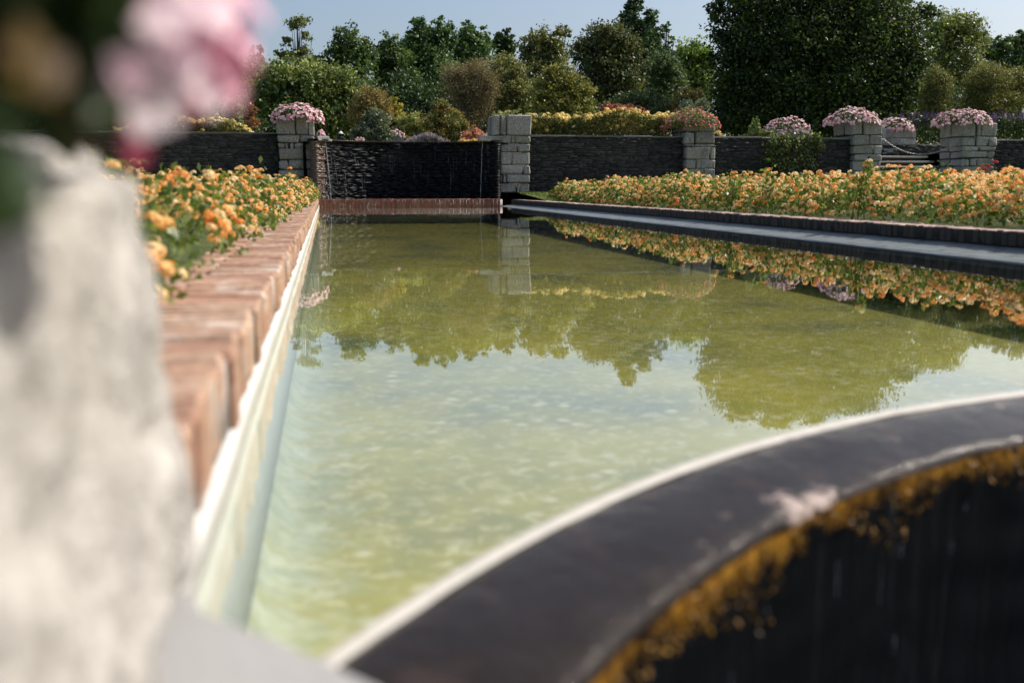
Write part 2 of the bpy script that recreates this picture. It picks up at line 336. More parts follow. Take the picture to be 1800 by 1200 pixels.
def block_mesh(name, lo, hi, mat, bevel=0.03, jit=0.024):
    """rough hewn block, unit meshes made to measure"""
    bm = bmesh.new(); bmesh.ops.create_cube(bm, size=1)
    sx, sy, sz = (hi[i] - lo[i] for i in range(3))
    for v in bm.verts:
        v.co = Vector(((v.co.x + .5) * sx + lo[0] + random.uniform(-jit, jit), (v.co.y + .5) * sy + lo[1] + random.uniform(-jit, jit), (v.co.z + .5) * sz + lo[2] + random.uniform(-jit, jit) * .7))
    bmesh.ops.bevel(bm, geom=bm.edges[:], offset=min(bevel, sx*.2, sz*.2), segments=1, affect='EDGES', profile=0.6)
    for v in bm.verts: v.co += Vector([random.uniform(-.009, .009) for _ in range(3)])
    me = bpy.data.meshes.new(name); bm.to_mesh(me); bm.free(); me.materials.append(mat); return me
def rough_block(name, lo, hi, mat, cuts, amp, scale, parent, bevel=0.03, seed=0.0):
    """close-up hewn block: rounded box pushed about by noise"""
    from mathutils import noise as mn
    bm = bmesh.new(); bmesh.ops.create_cube(bm, size=1)
    for v in bm.verts: v.co = Vector([(v.co[i] + .5) * (hi[i] - lo[i]) + lo[i] for i in range(3)])
    bmesh.ops.bevel(bm, geom=bm.edges[:], offset=bevel, segments=2, affect='EDGES')
    bmesh.ops.subdivide_edges(bm, edges=bm.edges[:], cuts=cuts, use_grid_fill=True)
    bm.normal_update()
    for v in bm.verts:
        p = v.co + Vector((seed, seed, seed)); v.co += v.normal * (amp * mn.fractal(p * scale, 0.9, 2.1, 5) + amp * .5 * mn.noise(p * scale * .4))
    me = bpy.data.meshes.new(name); bm.to_mesh(me); bm.free(); me.materials.append(mat)
    for p in me.polygons: p.use_smooth = True
    return link(name, me, None, parent)

# ================================================================== THE SETTING
XL, XR, YF = -0.18, 4.75, 27.0              # pool walls, far end
CT = 0.20                                   # coping top
CX, CYN, RW = 2.285, -0.62, 2.825           # weir arc near the camera
CYF = 26.25                                 # arc of the far waterfall wall
XC, ZC = 5.0, -0.022                        # right coping stands back behind a wet apron, a little lower
GX0, GX1 = XL - 0.37, XC + 0.37

def ground_z(x, y):
    return (0.19 if x < 2 else .168) + max(0, min(1, (y - 23.5) / 3.5)) * 0.17
V = []; F = []
def sheet(xs, ys, zf):
    b = len(V)
    for y in ys:
        for x in xs: V.append((x, y, zf(x, y)))
    nx = len(xs)
    for j in range(len(ys)-1):
        for i in range(nx-1): F.append((b+j*nx+i, b+j*nx+i+1, b+(j+1)*nx+i+1, b+(j+1)*nx+i))
ys = [0.3, 3, 8, 14, 20, 23.5, 24.5, 25.5, 26.5, 27.2, 28.6]
sheet([-60, -20, -8, -4, -2, GX0], ys, lambda x, y: ground_z(x, y) - 0.02)
sheet([GX1, 7, 9, 12, 16, 22, 40, 70], ys, lambda x, y: ground_z(x, y) - 0.02)
quads('lawn', V, F, M['lawn'])
tag(bpy.data.objects['lawn'], kind='structure')
V = []; F = []
sheet([-900, -200, -60, -20, -0.75], [28.6, 32, 40, 50, 80, 150, 400, 900], lambda x, y: 1.6 + max(0, y - 52) * 0.02)
sheet([-0.75, 2, 5.6], [29.4, 32, 40, 50, 80, 150, 400, 900], lambda x, y: 1.6 + max(0, y - 52) * 0.02)
sheet([5.6, 10, 16.4], [28.6, 32, 40, 50, 80, 150, 400, 900], lambda x, y: 1.6 + max(0, y - 52) * 0.02)
sheet([16.4, 18, 19.4], [31.4, 32, 40, 50, 80, 150, 400, 900], lambda x, y: 1.6 + max(0, y - 52) * 0.02)
sheet([19.4, 30, 60, 200, 900], [28.6, 32, 40, 50, 80, 150, 400, 900], lambda x, y: 1.6 + max(0, y - 52) * 0.02)
quads('upper_garden_ground', V, F, M['lawn']); tag(bpy.data.objects['upper_garden_ground'], kind='structure')
V = []; F = []
sheet([-900, -60, 0, 60, 900], [-900, -60, 0, 30, 900], lambda x, y: -1.62)
quads('lower_ground', V, F, M['soil']); tag(bpy.data.objects['lower_ground'], kind='structure')
# retaining faces of the middle terrace (behind and beside the camera)
mb = MB(); mb.box((-60, 0.25, -1.61), (-0.98, 0.5, 0.16)); mb.box((GX1 + .6, 0.25, -1.61), (60, 0.5, 0.16)); mb.obj('terrace_retaining_wall', M['slate'])
tag(bpy.data.objects['terrace_retaining_wall'], kind='structure')

# pool basin
def arc_pts(cx, cy, r, a0, a1, n):
    return [(cx + r*math.cos(a0 + (a1-a0)*i/n), cy + r*math.sin(a0 + (a1-a0)*i/n)) for i in range(n+1)]
aend = math.acos((CX - XL) / RW)            # where the arc would meet the side walls
ARC = arc_pts(CX, CYN, RW, math.pi - aend, aend, 64)
DEPTH = -0.45
# floor and water share the outline: arc + far edge
def poolsheet(name, z, mat, kind):
    bm = bmesh.new()
    pts = [bm.verts.new((x, y, z)) for x, y in ARC] + [bm.verts.new((XR, YF, z)), bm.verts.new((XL, YF, z))]
    f = bm.faces.new(pts); f.normal_update()
    if f.normal.z < 0: f.normal_flip()
    bmesh.ops.triangulate(bm, faces=[f])
    me = bpy.data.meshes.new(name); bm.to_mesh(me); bm.free()
    o = link(name, me, mat); tag(o, kind=kind); return o
poolsheet('pool_floor', DEPTH, M['floor'], 'structure')
poolsheet('pool_water', 0.0, M['water'], 'structure')
mb = MB()
ns = 120
def vstrip(p0, p1, z0, z1, n):
    for i in range(n):
        a = (p0[0] + (p1[0]-p0[0])*i/n, p0[1] + (p1[1]-p0[1])*i/n); b = (p0[0] + (p1[0]-p0[0])*(i+1)/n, p0[1] + (p1[1]-p0[1])*(i+1)/n)
        mb.add([(a[0], a[1], z0), (b[0], b[1], z0), (b[0], b[1], z1), (a[0], a[1], z1)], [(0, 1, 2, 3)])
mb.box((XL - .3, 0.9, DEPTH - .02), (XL, YF + .3, 0.054))
mb2 = MB(); mb2.box((XR, 0.9, DEPTH - .02), (XR + .2, YF + .3, -0.03)); tag(mb2.obj('pool_wall', M['algae_wall']), kind='structure')
mb.box((XL + .001, YF, DEPTH - .02), (XR - .001, YF + .3, -.045))
tag(mb.obj('pool_wall', M['plaster']), kind='structure')
mb = MB(); cv = [(0.001, -.375), (.025, -.415), (.07, -.437), (.13, -.445), (.20, DEPTH + .002)]
VV = []; FF = []
for i in range(131):
    for o_, z_ in cv: VV.append((XL + o_, 0.95 + i * .2, z_))
    if i:
        for q in range(4): FF.append(((i-1)*5+q, (i-1)*5+q+1, i*5+q+1, i*5+q))
mb.add(VV, FF); tag(mb.obj('pool_cove', M['floor'], None, True), kind='structure')
# thin plaster nosing at the water line
mb = MB()
from mathutils import noise as mn
for sgn, x in ((1, XL),):
    VV = []; FF = []
    for i in range(521):
        y = 1.0 + i * 0.05; w = 0.007 + 0.004 * mn.noise((y * 2.1, x, 0)) + .002 * mn.noise((y * 9, x, 3)); zt = (.056 if sgn > 0 else .090) + .004 * mn.noise((y * 3, x, 9)); w = w if sgn > 0 else .20 + w * .5; zb = -.004 if sgn > 0 else .030 + .003 * mn.noise((y * 1.3, x, 4))
        VV += [(x - sgn * .02, y, zt), (x + sgn * w * .8, y, zt - (.003 if sgn > 0 else .036)), (x + sgn * w, y, zt - (.012 if sgn > 0 else .044)), (x + sgn * w, y, zb), (x - sgn * .01, y, zb - .008)]
        if i:
            for q in range(4): FF.append(((i-1)*5+q, i*5+q, i*5+q+1, (i-1)*5+q+1))
    mb.add(VV, FF)
tag(mb.obj('pool_liner', M['lime']), kind='structure')
VV = []; FF = []
for i in range(521):
    y = 1.0 + i * 0.05
    for x_, z_ in ((4.60, -.05), (4.62, -.006), (4.74, .008), (4.86, .026), (4.95, .048), (XC + .05, .070)):
        VV.append((x_ + .006 * mn.noise((y * 2, x_, 0)), y, z_ + .004 * mn.noise((y * 1.7, x_ * 3, 5))))
    if i:
        for q in range(5): FF.append(((i-1)*6+q, i*6+q, i*6+q+1, (i-1)*6+q+1))
tag(quads('pool_apron', VV, FF, M['apron'], smooth=True), kind='structure')

# ================================================================== COPINGS (bricks on edge)
def brick_variants(mat, n=6, dims=(0.25, 0.076, 0.112)):
    out = []
    for k in range(n):
        bm = bmesh.new(); bmesh.ops.create_cube(bm, size=1)
        for v in bm.verts: v.co = Vector([v.co[i] * dims[i] + random.uniform(-.004, .004) for i in range(3)])
        bmesh.ops.bevel(bm, geom=bm.edges[:], offset=random.uniform(.006, .013), segments=1, affect='EDGES')
        for v in bm.verts: v.co += Vector([random.uniform(-.0025, .0025) for _ in range(3)])
        me = bpy.data.meshes.new('brick'); bm.to_mesh(me); bm.free(); me.materials.append(mat); out.append(me)
    return out
def brick_at(mesh, loc, rot, sc, parent):
    o = link('brick', mesh, None, parent); o.location = loc; o.rotation_euler = rot; o.scale = sc; return o
def join_bricks(name, items, mat, parent):
    mb = MB()
    for mesh, loc, rot, sc in items:
        nv = len(mesh.vertices)
        d = Vector((0.25 * sc[0], 0.076 * sc[1], 0.112 * sc[2])) / 2
        l = Vector(loc); mb.box(l - d, l + d, random.random(), 0.004)
    o = mb.obj(name, mat, parent); tag(o, kind='stuff'); return o
def coping(side, label, mat, y0, y1, nobj_in, nobj_out):
    x = XL if side < 0 else XC; zo = 0 if side < 0 else ZC
    root = empty('pool_coping', (x + side * .18, y0, 0.08), label, 'coping')
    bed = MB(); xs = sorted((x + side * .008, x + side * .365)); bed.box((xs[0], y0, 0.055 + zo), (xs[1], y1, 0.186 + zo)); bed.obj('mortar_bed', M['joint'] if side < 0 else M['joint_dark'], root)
    var = brick_variants(mat); y = y0; rest = []; k = 0
    while y < y1:
        p = random.uniform(0.078, 0.094)
        lenx = 1.0
        inn = (x + side * (0.131 + random.uniform(-.010, .008)), y + p/2, (0.127 if side < 0 else .143 + zo) + random.uniform(-.004, .004))
        out = (x + side * (0.122 + .19 + random.uniform(-.006, .006)), y + p/2 + random.uniform(-.01, .01), 0.141 + zo + random.uniform(-.006, .006))
        rot = lambda: (random.uniform(-.02, .02), random.uniform(-.015, .015), random.uniform(-.02, .02))
        sc = (1, (p - .002) / .076, 1.27 if side < 0 else 1); sco = (0.50, (p - .002) / .076, 1)
        (brick_at(random.choice(var), inn, rot(), sc, root) if k < nobj_in else rest.append((var[0], inn, 0, sc)))
        (brick_at(random.choice(var), out, rot(), sco, root) if k < nobj_out else rest.append((var[0], out, 0, sco)))
        y += p; k += 1
    join_bricks('far_bricks', rest, mat, root)
coping(-1, 'sunlit weathered red brick coping along the left edge of the pool', M['brick'], 1.1, YF + .05, 210, 80)
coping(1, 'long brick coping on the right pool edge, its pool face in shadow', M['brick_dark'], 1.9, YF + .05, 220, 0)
# far end kerb below the waterfall
root = empty('brick_kerb', (CX, YF + .1, 0.0), 'low wet brick kerb between the far waterfall and the pool', 'kerb')
mb = MB(); mb.box((XL + .01, YF + .014, -0.044), (XR - .01, YF + .24, 0.185)); mb.obj('mortar_bed', M['joint'], root)
var = brick_variants(M['brick_wet'], 5, (0.085, 0.25, 0.25)); x = XL + .01
while x < XR - .1:
    p = random.uniform(.082, .105)
    o = link('brick', random.choice(var), None, root); o.location = (x + p/2, YF + .12 + random.uniform(-.008, .008), 0.076 + random.uniform(-.006, .006)); o.rotation_euler = (0, random.uniform(-.02, .02), random.uniform(-.03, .03)); o.scale = ((p-.008)/.085, 1, 1); x += p

# ================================================================== GRANITE PILLARS
def pillar_px(label, rows, Yf, depth, group, ztop_extra=0.0, side_shift=0.0):
    """rows: [(y_top, y_bottom, [(x0, x1), ...])] in photo pixels on the front plane"""
    xs = [a for r in rows for s in r[2] for a in s]
    base = onY(sum(xs) / len(xs), rows[-1][1], Yf)
    root = empty('granite_pillar', (base[0], Yf + depth/2, 0.3), label, 'pillar', group)
    core = MB()
    for y0, y1, segs in rows:
        xm = .5 * (segs[0][0] + segs[-1][1])
        zt = onY(xm, y0, Yf)[2]; zb = onY(xm, y1, Yf)[2]
        X0 = onY(segs[0][0], .5*(y0+y1), Yf)[0]; X1 = onY(segs[-1][1], .5*(y0+y1), Yf)[0]
        core.box((X0 + .035, Yf + .035, zb), (X1 - .035, Yf + depth - .02, zt - (.02 if (y0, y1) == (rows[0][0], rows[0][1]) else 0)))
        for s0, s1 in segs:
            xa = onY(s0, .5*(y0+y1), Yf)[0] + .008; xb = onY(s1, .5*(y0+y1), Yf)[0] - .008
            h = (zt - zb); full = (s1 - s0) > 9
            # wide stones are laid in two behind each other so the flank shows a joint too
            zlo = zb + .009; zhi = zt - .009
            dy = random.uniform(-.018, .012)
            if full:
                cut = random.uniform(.45, .62) * depth
                a = link('granite_block', block_mesh('granite_block', (xa, Yf + dy, zlo), (xb, Yf + cut - .01, zhi), M['granite']), None, root)
                b = link('granite_block', block_mesh('granite_block', (xa, Yf + cut + .01, zlo), (xb, Yf + depth, zhi), M['granite']), None, root)
            else:
                link('granite_block', block_mesh('granite_block', (xa, Yf + dy, zlo), (xb, Yf + depth, zhi), M['granite'], .012), None, root)
    core.obj('mortar_core', M['mortar'], root)
    return root
def Z(x0, y0, s, rows):
    return [(y0 + a / s, y0 + b / s, [(x0 + p / s, x0 + q / s) for p, q in segs]) for a, b, segs in rows]
YP = 27.9
pillar_px('rough granite pillar left of the waterfall, capped with pale pink petunias',
    Z(470, 170, 6.316, [(225, 430, [(100, 300), (308, 452), (456, 522)]), (430, 513, [(108, 360), (364, 528)]), (513, 577, [(114, 196), (199, 236), (240, 298), (300, 534)]),
        (577, 702, [(120, 410), (414, 538)]), (702, 808, [(126, 228), (230, 412), (414, 544)]), (808, 897, [(132, 432), (436, 550)]), (897, 1003, [(134, 230), (233, 438), (441, 556)]), (1003, 1095, [(140, 330), (333, 422), (425, 562)])]), YP, 1.1, 'granite pillars along the terrace wall')
pillar_px('bare granite pillar with no flowers right of the waterfall',
    Z(840, 190, 7.5, [(92, 365, [(205, 300), (304, 376), (380, 706)]), (365, 467, [(205, 437), (440, 484), (487, 694)]), (467, 583, [(208, 522), (526, 692)]), (583, 747, [(208, 452), (456, 691)]),
        (747, 877, [(220, 597), (600, 690)]), (877, 988, [(228, 338), (341, 371), (375, 689)]), (988, 1118, [(236, 510), (513, 556), (560, 688)])]), YP, 1.1, 'granite pillars along the terrace wall')
pillar_px('granite pillar topped with red flowers at the middle of the right terrace wall',
    Z(1180, 180, 6.0, [(170, 310, [(140, 290), (294, 472)]), (310, 442, [(150, 248), (252, 471)]), (442, 467, [(150, 252), (256, 470)]), (467, 602, [(150, 408), (412, 469)]), (602, 702, [(150, 262), (265, 466)]), (702, 900, [(150, 325), (330, 462)])]), YP, 1.15, 'granite pillars along the terrace wall')
pillar_px('granite pillar with pink petunias on the left side of the garden stair',
    Z(1480, 180, 5.625, [(180, 325, [(110, 208), (212, 410)]), (325, 425, [(118, 270), (273, 405)]), (425, 515, [(118, 312), (316, 402)]), (515, 580, [(118, 265), (270, 395)]), (580, 680, [(115, 275), (280, 388)]), (680, 770, [(112, 300), (303, 384)]), (770, 900, [(110, 240), (243, 384)])]), YP, 1.2, 'granite pillars along the terrace wall')
pillar_px('granite pillar with pink petunias on the right side of the garden stair',
    Z(1480, 180, 5.625, [(195, 340, [(1195, 1330), (1333, 1380), (1384, 1542)]), (340, 435, [(1195, 1325), (1328, 1450), (1453, 1535)]), (435, 485, [(1195, 1355), (1358, 1522)]), (485, 555, [(1190, 1440), (1444, 1517)]), (555, 630, [(1188, 1265), (1268, 1333), (1337, 1510)]), (630, 740, [(1185, 1370), (1373, 1508)]), (740, 900, [(1185, 1300), (1303, 1508)])]), YP, 1.2, 'granite pillars along the terrace wall')

# ================================================================== SLATE WALLS
def slates(mb, x0, x1, z0, z1, fn, thick=0.16, jit=1.0):
    """courses of thin stones; fn(s, out) -> (x, y) with out metres proud of the face"""
    z = z0
    while z < z1 - .012:
        h = random.choice((.022, .028, .034, .04, .05, .062)); h = min(h, z1 - z)
        s = x0 - random.uniform(0, .2)
        while s < x1:
            l = random.uniform(.10, .46); a, b = max(s, x0), min(s + l, x1); s += l
            if b - a < .02: continue
            o = random.uniform(-.012, .022) * jit; zz0, zz1 = z + .003, z + h - .003
            (ax, ay), (bx, by) = fn(a + .003, o), fn(b - .003, o + random.uniform(-.008, .008) * jit); (cx, cy), (dx, dy) = fn(b - .003, -thick), fn(a + .003, -thick)
            q = random.uniform(-.003, .003)
            mb.add([(ax, ay, zz0), (bx, by, zz0 + q), (cx, cy, zz0), (dx, dy, zz0), (ax, ay, zz1), (bx, by, zz1 + q), (cx, cy, zz1), (dx, dy, zz1)], BOXF, random.random() ** 1.5)
        z += h
WZ = 1.93
def garden_wall(label, x0, x1, z0=0.2, z1=WZ, Yw=28.12):
    root = empty('slate_wall', (.5*(x0+x1), Yw + .2, z0), label, 'wall', 'dark slate terrace walls')
    mb = MB(); slates(mb, x0, x1, z0, z1, lambda s, o: (s, Yw - o)); o = mb.obj('slate_courses', M['slate'], root); tag(o, kind='stuff')
    mb = MB(); mb.box((x0, Yw + .1, z0), (x1, Yw + .45, z1 - .005)); mb.obj('wall_core', M['mortar'], root)
    x = x0
    while x < x1 - .05:
        l = min(random.uniform(.8, 1.7), x1 - x)
        me = block_mesh('coping_slab', (x + .004, Yw - .05 + random.uniform(-.015, .01), z1 + .001), (x + l - .004, Yw + .5, z1 + random.uniform(.035, .05)), M['cap'], .008, .006)
        link('coping_slab', me, None, root); x += l
pxX = lambda px: onY(px, 290, 28.0)[0]
garden_wall('dark slate terrace wall behind the orange bed, left of the waterfall', -12.0, pxX(487) + .06)
garden_wall('dark slate wall between the bare pillar and the red flower pillar', pxX(934) - .08, pxX(1205) + .05)
garden_wall('dark slate wall with ivy hanging over its middle', pxX(1258) - .08, pxX(1500) + .05)
garden_wall('dark slate wall at the far right beyond the stair', pxX(1752) - .1, 34.0)

# far waterfall: concave wet slate wall
aF = math.acos((CX + .21) / RW)
a0 = math.pi - math.acos(2.5 / RW); L = RW * (a0 - (math.pi - a0)) - .16
def arcfn(s, o):
    a = a0 - s / RW; r = RW - o
    return (CX + r * math.cos(a), CYF + r * math.sin(a))
WFZ = 1.80
root = empty('waterfall_wall', (CX, CYF + RW, 0.0), 'dark wet concave slate wall that the far waterfall runs down', 'wall')
mb = MB(); slates(mb, .42, L, 0.02, WFZ - .07, arcfn); tag(mb.obj('slate_courses', M['slate_wet'], root), kind='stuff')
mb = MB(); slates(mb, 0.0, .415, 0.02, WFZ - .07, arcfn, .2); tag(mb.obj('brown_stone_courses', M['brownstone'], root), kind='stuff')
mb = MB(); VV = []; FF = []
for i in range(41):
    for o_, z_ in ((-.03, .02), (-.03, WFZ - .075), (-.4, WFZ - .075), (-.4, .02)): VV.append(arcfn(L * i / 40, o_) + (z_,))
    if i:
        for q in range(4): FF.append(((i-1)*4+q, i*4+q, i*4+(q+1) % 4, (i-1)*4+(q+1) % 4))
mb.add(VV, FF); mb.obj('wall_core', M['slate_black'], root)
# lip stones
nl = 9
for k in range(nl):
    s0 = .05 + (L - .1) * k / nl; s1 = .05 + (L - .1) * (k+1) / nl - .004
    VV = []; FF = []
    for j in range(5):
        s = s0 + (s1 - s0) * j / 4
        for o, z in ((.045, WFZ - .068), (.05, WFZ - .012), (.03, WFZ), (-.30, WFZ), (-.30, WFZ - .068)):
            x, y = arcfn(s, o); VV.append((x, y, z + random.uniform(-.002, .002)))
        if j:
            for q in range(5): FF.append(((j-1)*5+q, j*5+q, j*5+(q+1) % 5, (j-1)*5+(q+1) % 5))
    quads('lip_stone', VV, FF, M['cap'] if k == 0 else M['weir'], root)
# the pale block that ends the lip on the left, and basin behind the kerb
e = onY(571, 249, 28.0)
me = block_mesh('end_block', (e[0] - .17, 27.75, WFZ - .02), (e[0] + .11, 28.3, WFZ + .07), M['slab'], .02); o = link('end_block', me, None, root); o['label'] = 'pale end block of the waterfall lip'
e = onY(851, 246, 28.0)
link('end_block', block_mesh('end_block', (e[0] - .14, 27.85, WFZ - .02), (e[0] + .26, 28.4, WFZ + .13), M['granite'], .02), None, root)
# stones of the return between pillar and waterfall
for k in range(9):
    z = .12 + k * .185
    link('return_stone', block_mesh('return_stone', (-.24 + .012*(8-k)*.2, 27.93, z + .006), (-.075 + .018*(8-k) + random.uniform(-.015, .015), 28.35, z + .179), M['granite'], .02), None, root)
for k in range(9):
    z = .02 + k * .19
    link('return_stone', block_mesh('return_stone', (4.56 - .012 * k, 27.97, z + .006), (4.82, 28.6, z + .184), M['slate'], .02), None, root)
bas = MB(); bas.box((XL + .03, YF + .24, 0.02), (XR - .03, 29.2, 0.165)); tag(bas.obj('waterfall_basin_water', M['slate_wet']), kind='structure')
# upper pool water behind the lip
V = []; F = []; sheet([-.2, 2, 4.75], [29.35, 34, 40], lambda x, y: WFZ + .004 if y < 39 else WFZ + .004); tag(quads('upper_pool_water', V, F, M['water_low']), kind='structure')
# falling water strands on the far wall
mb = MB()
def strand(p0, p1, r, n=8, wob=.006):
    pts = []
    for i in range(n + 1):
        t = i / n; pts.append((p0[0] + (p1[0]-p0[0])*t + random.uniform(-wob, wob), p0[1] + (p1[1]-p0[1])*t + random.uniform(-wob, wob), p0[2] + (p1[2]-p0[2])*t))
    mb.tube(pts, [r * random.uniform(.3, 1.2) for _ in pts], 5)
for k in range(30):
    s = random.uniform(.3, L - .35); x, y = arcfn(s, .03); x2, y2 = arcfn(s, .06 + random.random() * .05)
    za = random.uniform(.6, WFZ - .05); zb = max(.18, za - random.uniform(.1, .7)); strand((x, y, za), (x2, y2, zb), random.uniform(.0012, .003))
x, y = arcfn(L - .52, .05); strand((x, y, WFZ - .02), (x - .09, y - .12, .18), .011, 22, .008)
x, y = arcfn(.40, .05); strand((x, y, WFZ - .02), (x + .12, y - .12, .18), .012, 22, .012)
tag(mb.obj('waterfall_strands', M['drip']), kind='stuff')

# ================================================================== STAIR, CHAIN
root = empty('garden_stair', (onY(1609, 290, 28.6)[0], 28.6, .3), 'stone garden stair rising between two pillars behind the chain', 'stair')
xs0, xs1 = pxX(1553) - .1, pxX(1692) + .1
for k in range(7):
    z = .36 + k * .165; y = 27.95 + k * .34
    link('riser', block_mesh('riser', (xs0, y + .03, z - .13), (xs1, y + .33, z + .115), M['slate'], .006, .003), None, root)
    link('tread', block_mesh('tread', (xs0, y - .02, z + .118), (xs1, y + .38, z + .165), M['tread'], .01, .006), None, root)
garden_wall('slate retaining wall at the back of the garden stair', xs0 - .6, xs1 + 1.5, 1.3, 1.90, 31.0)
Pa, Pb = onY(1553, 245, 28.15), onY(1690, 244, 28.05)
root = empty('barrier_chain', tuple((Pa + Pb) / 2), 'steel chain sagging between the two stair pillars', 'chain')
mb = MB(); n = 56
for i in range(n):
    t = (i + .5) / n; sag = -.46 * 4 * t * (1 - t)
    c = Vector(Pa) * (1 - t) + Vector(Pb) * t + Vector((0, 0, sag))
    d = Vector(Pb - Pa) + Vector((0, 0, -.46 * 4 * (1 - 2*t))); d.normalize(); a = Vector((0, 1, 0)) if i % 2 else d.cross(Vector((0, 1, 0))).normalized()
    pts = [c + d * (.036 * math.cos(w)) + a * (.017 * math.sin(w)) for w in [2*math.pi*q/8 for q in range(9)]]
    mb.tube(pts, .0055, 4)
tag(mb.obj('chain_links', M['metal'], root), kind='stuff')
for P in (Pa, Pb):
    mb = MB(); mb.tube([Vector(P) + Vector((-.06, 0, 0)), Vector(P) + Vector((.06, 0, 0))], .012, 6); mb.obj('hook', M['metal'], root)

# ================================================================== NEAR WEIR, PILLAR, SLAB
root = empty('weir', (CX, CYN + RW, 0.0), 'curved dark wet stone weir with rusty algae in the foreground', 'weir')
N = 90; A0, A1 = math.pi - .42, .42
prof = [(0.0, -.30), (0.0, -.004), (.03, -.003), (.12, -0.010), (.205, -.018), (.232, -.027), (.243, -.040), (.243, -.055)]
VV = []; FF = []
from mathutils import noise as mn
for i in range(N + 1):
    a = A0 + (A1 - A0) * i / N
    for q, (o, z) in enumerate(prof):
        r = RW - o + (.008 * mn.noise((a * 14, q * 1.3, 0)) if q > 2 else 0)
        VV.append((CX + r*math.cos(a), CYN + r*math.sin(a), z + (.006 * mn.noise((a * 11, q, 5)) if q > 1 else 0)))
    if i:
        k = len(prof)
        for q in range(k - 1): FF.append(((i-1)*k+q, (i-1)*k+q+1, i*k+q+1, i*k+q))
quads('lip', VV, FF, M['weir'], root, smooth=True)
# cream lime rim along the pool side of the lip
VV = []; FF = []; prof = [(-.006, -.05), (-.006, .002), (.0, .006), (.009, .006), (.017, -.003)]
for i in range(N + 1):
    a = A0 + (A1 - A0) * i / N
    for q, (o, z) in enumerate(prof):
        r = RW - o + .003 * mn.noise((a * 25, q, 2)); VV.append((CX + r*math.cos(a), CYN + r*math.sin(a), z + .002 * mn.noise((a * 30, q, 7))))
    if i:
        k = len(prof)
        for q in range(k - 1): FF.append(((i-1)*k+q, (i-1)*k+q+1, i*k+q+1, i*k+q))
quads('lime_rim', VV, FF, M['lime_rim'], root, smooth=True)
def nearfn(s, o):
    a = A0 - s / (RW - .24); r = RW - .235 - o
    return (CX + r * math.cos(a), CYN + r * math.sin(a))
LN = (RW - .24) * (A0 - A1)
VV = []; FF = []; nz = 40; nsx = 220
for i in range(nsx + 1):
    q = LN * i / nsx
    for j in range(nz + 1):
        z = -.036 - 1.564 * (j / nz) ** 1.6; o = .004 + .010 * mn.noise((q * 9, z * 1.2, 0)) + .006 * mn.noise((q * 30, z * 2, 3)) + .006 * mn.noise((q * 3, z * 14, 8))
        x, y = nearfn(q, o + .012); VV.append((x, y, z))
    if i:
        for j in range(nz): FF.append(((i-1)*(nz+1)+j, i*(nz+1)+j, i*(nz+1)+j+1, (i-1)*(nz+1)+j+1))
quads('wet_face', VV, FF, M['wetface'], root, smooth=True)
# algae fringe: ragged tongues hugging the edge
P = []
for k in range(2600):
    q = random.uniform(.02, LN * .86); g = mn.noise((q * 4.0, 0, 4)) + .5 * mn.noise((q * 13, 2, 4))
    d = .055 + .085 * max(-.55, g) + .035 * mn.noise((q * 34, 1, 1))
    if d < .012 or random.random() > (1 - q / (LN * .9)) ** .4: continue
    u = random.random(); x, y = nearfn(q, .016 + .012 * random.random()); P.append((x, y, -.040 - u * d * 1.25))
RU = leafmat((0.05, 0.022, 0.006), (0.60, 0.34, 0.05), .2, .55, 'rust_algae_tufts', (0.30, 0.15, 0.02))
P = np.array(P); o = leaves('algae_fringe', P, RNG.uniform(.004, .014, len(P)), np.clip(RNG.normal(.4, .25, len(P)), 0, 1), RU, root, .0, .6, 2.0); tag(o, kind='stuff'); o['label'] = 'rusty orange algae fringe under the weir lip'
mb = MB()
for k in range(30):
    s = random.uniform(.3, LN * .6); za = random.uniform(-.5, -.08); x, y = nearfn(s, .03); x2, y2 = nearfn(s, .031)
    strand((x, y, za), (x2, y2, za - random.uniform(.01, .09)), random.uniform(.0004, .0009), 5, .0004)
tag(mb.obj('weir_drips', M['drip']), kind='stuff')
V = []; F = []; sheet([-60, 0, 5, 60], [-60, 0, 2.3], lambda x, y: -1.5); tag(quads('lower_pool_water', V, F, M['water_low']), kind='structure')

# slab at the corner and the near pillar
bm = bmesh.new()
SP = [(-.155, 1.075), (-.135, 1.005), (-.055, .925), (.004, .857), (.05, .80), (.075, .72), (.08, .25), (-.95, .25), (-.95, 1.075)]
lo = [bm.verts.new((x, y, -1.6)) for x, y in SP]; hi = [bm.verts.new((x, y, 0.08)) for x, y in SP]
bm.faces.new(hi); bm.faces.new(lo[::-1])
for i in range(len(SP)): bm.faces.new((lo[i], lo[(i+1) % len(SP)], hi[(i+1) % len(SP)], hi[i]))
bmesh.ops.recalc_face_normals(bm, faces=bm.faces[:])
bmesh.ops.bevel(bm, geom=[e for e in bm.edges if e.verts[0].co.z > 0 and e.verts[1].co.z > 0], offset=.014, segments=3, affect='EDGES')
me = bpy.data.meshes.new('corner_slab'); bm.to_mesh(me); bm.free(); o = link('corner_slab', me, M['slab']); tag(o, 'pale grey stone slab at the near left pool corner, under the blurred pillar', 'slab')

root = empty('granite_pillar', (-.55, .5, .08), 'blurred pale granite pillar filling the left foreground', 'pillar', 'granite pillars along the terrace wall')
for lo, hi, sd in [((-.95, -.25, .083), (-.150, 1.10, .53), 1.0)]:
    o = rough_block('granite_block', lo, hi, M['granite_near'], 34, .020, 8.0, root, .03, sd)
    for v in o.data.vertices: v.co.x -= max(0, v.co.z - .08) * .105
mb = MB(); mb.box((-.90, -.15, .09), (-.27, 1.03, .49)); mb.obj('mortar_core', M['mortar'], root)


# ================================================================== PLANTS
def noise2(x, y, s, seed=0.0): return mn.noise((x * s, y * s, seed))
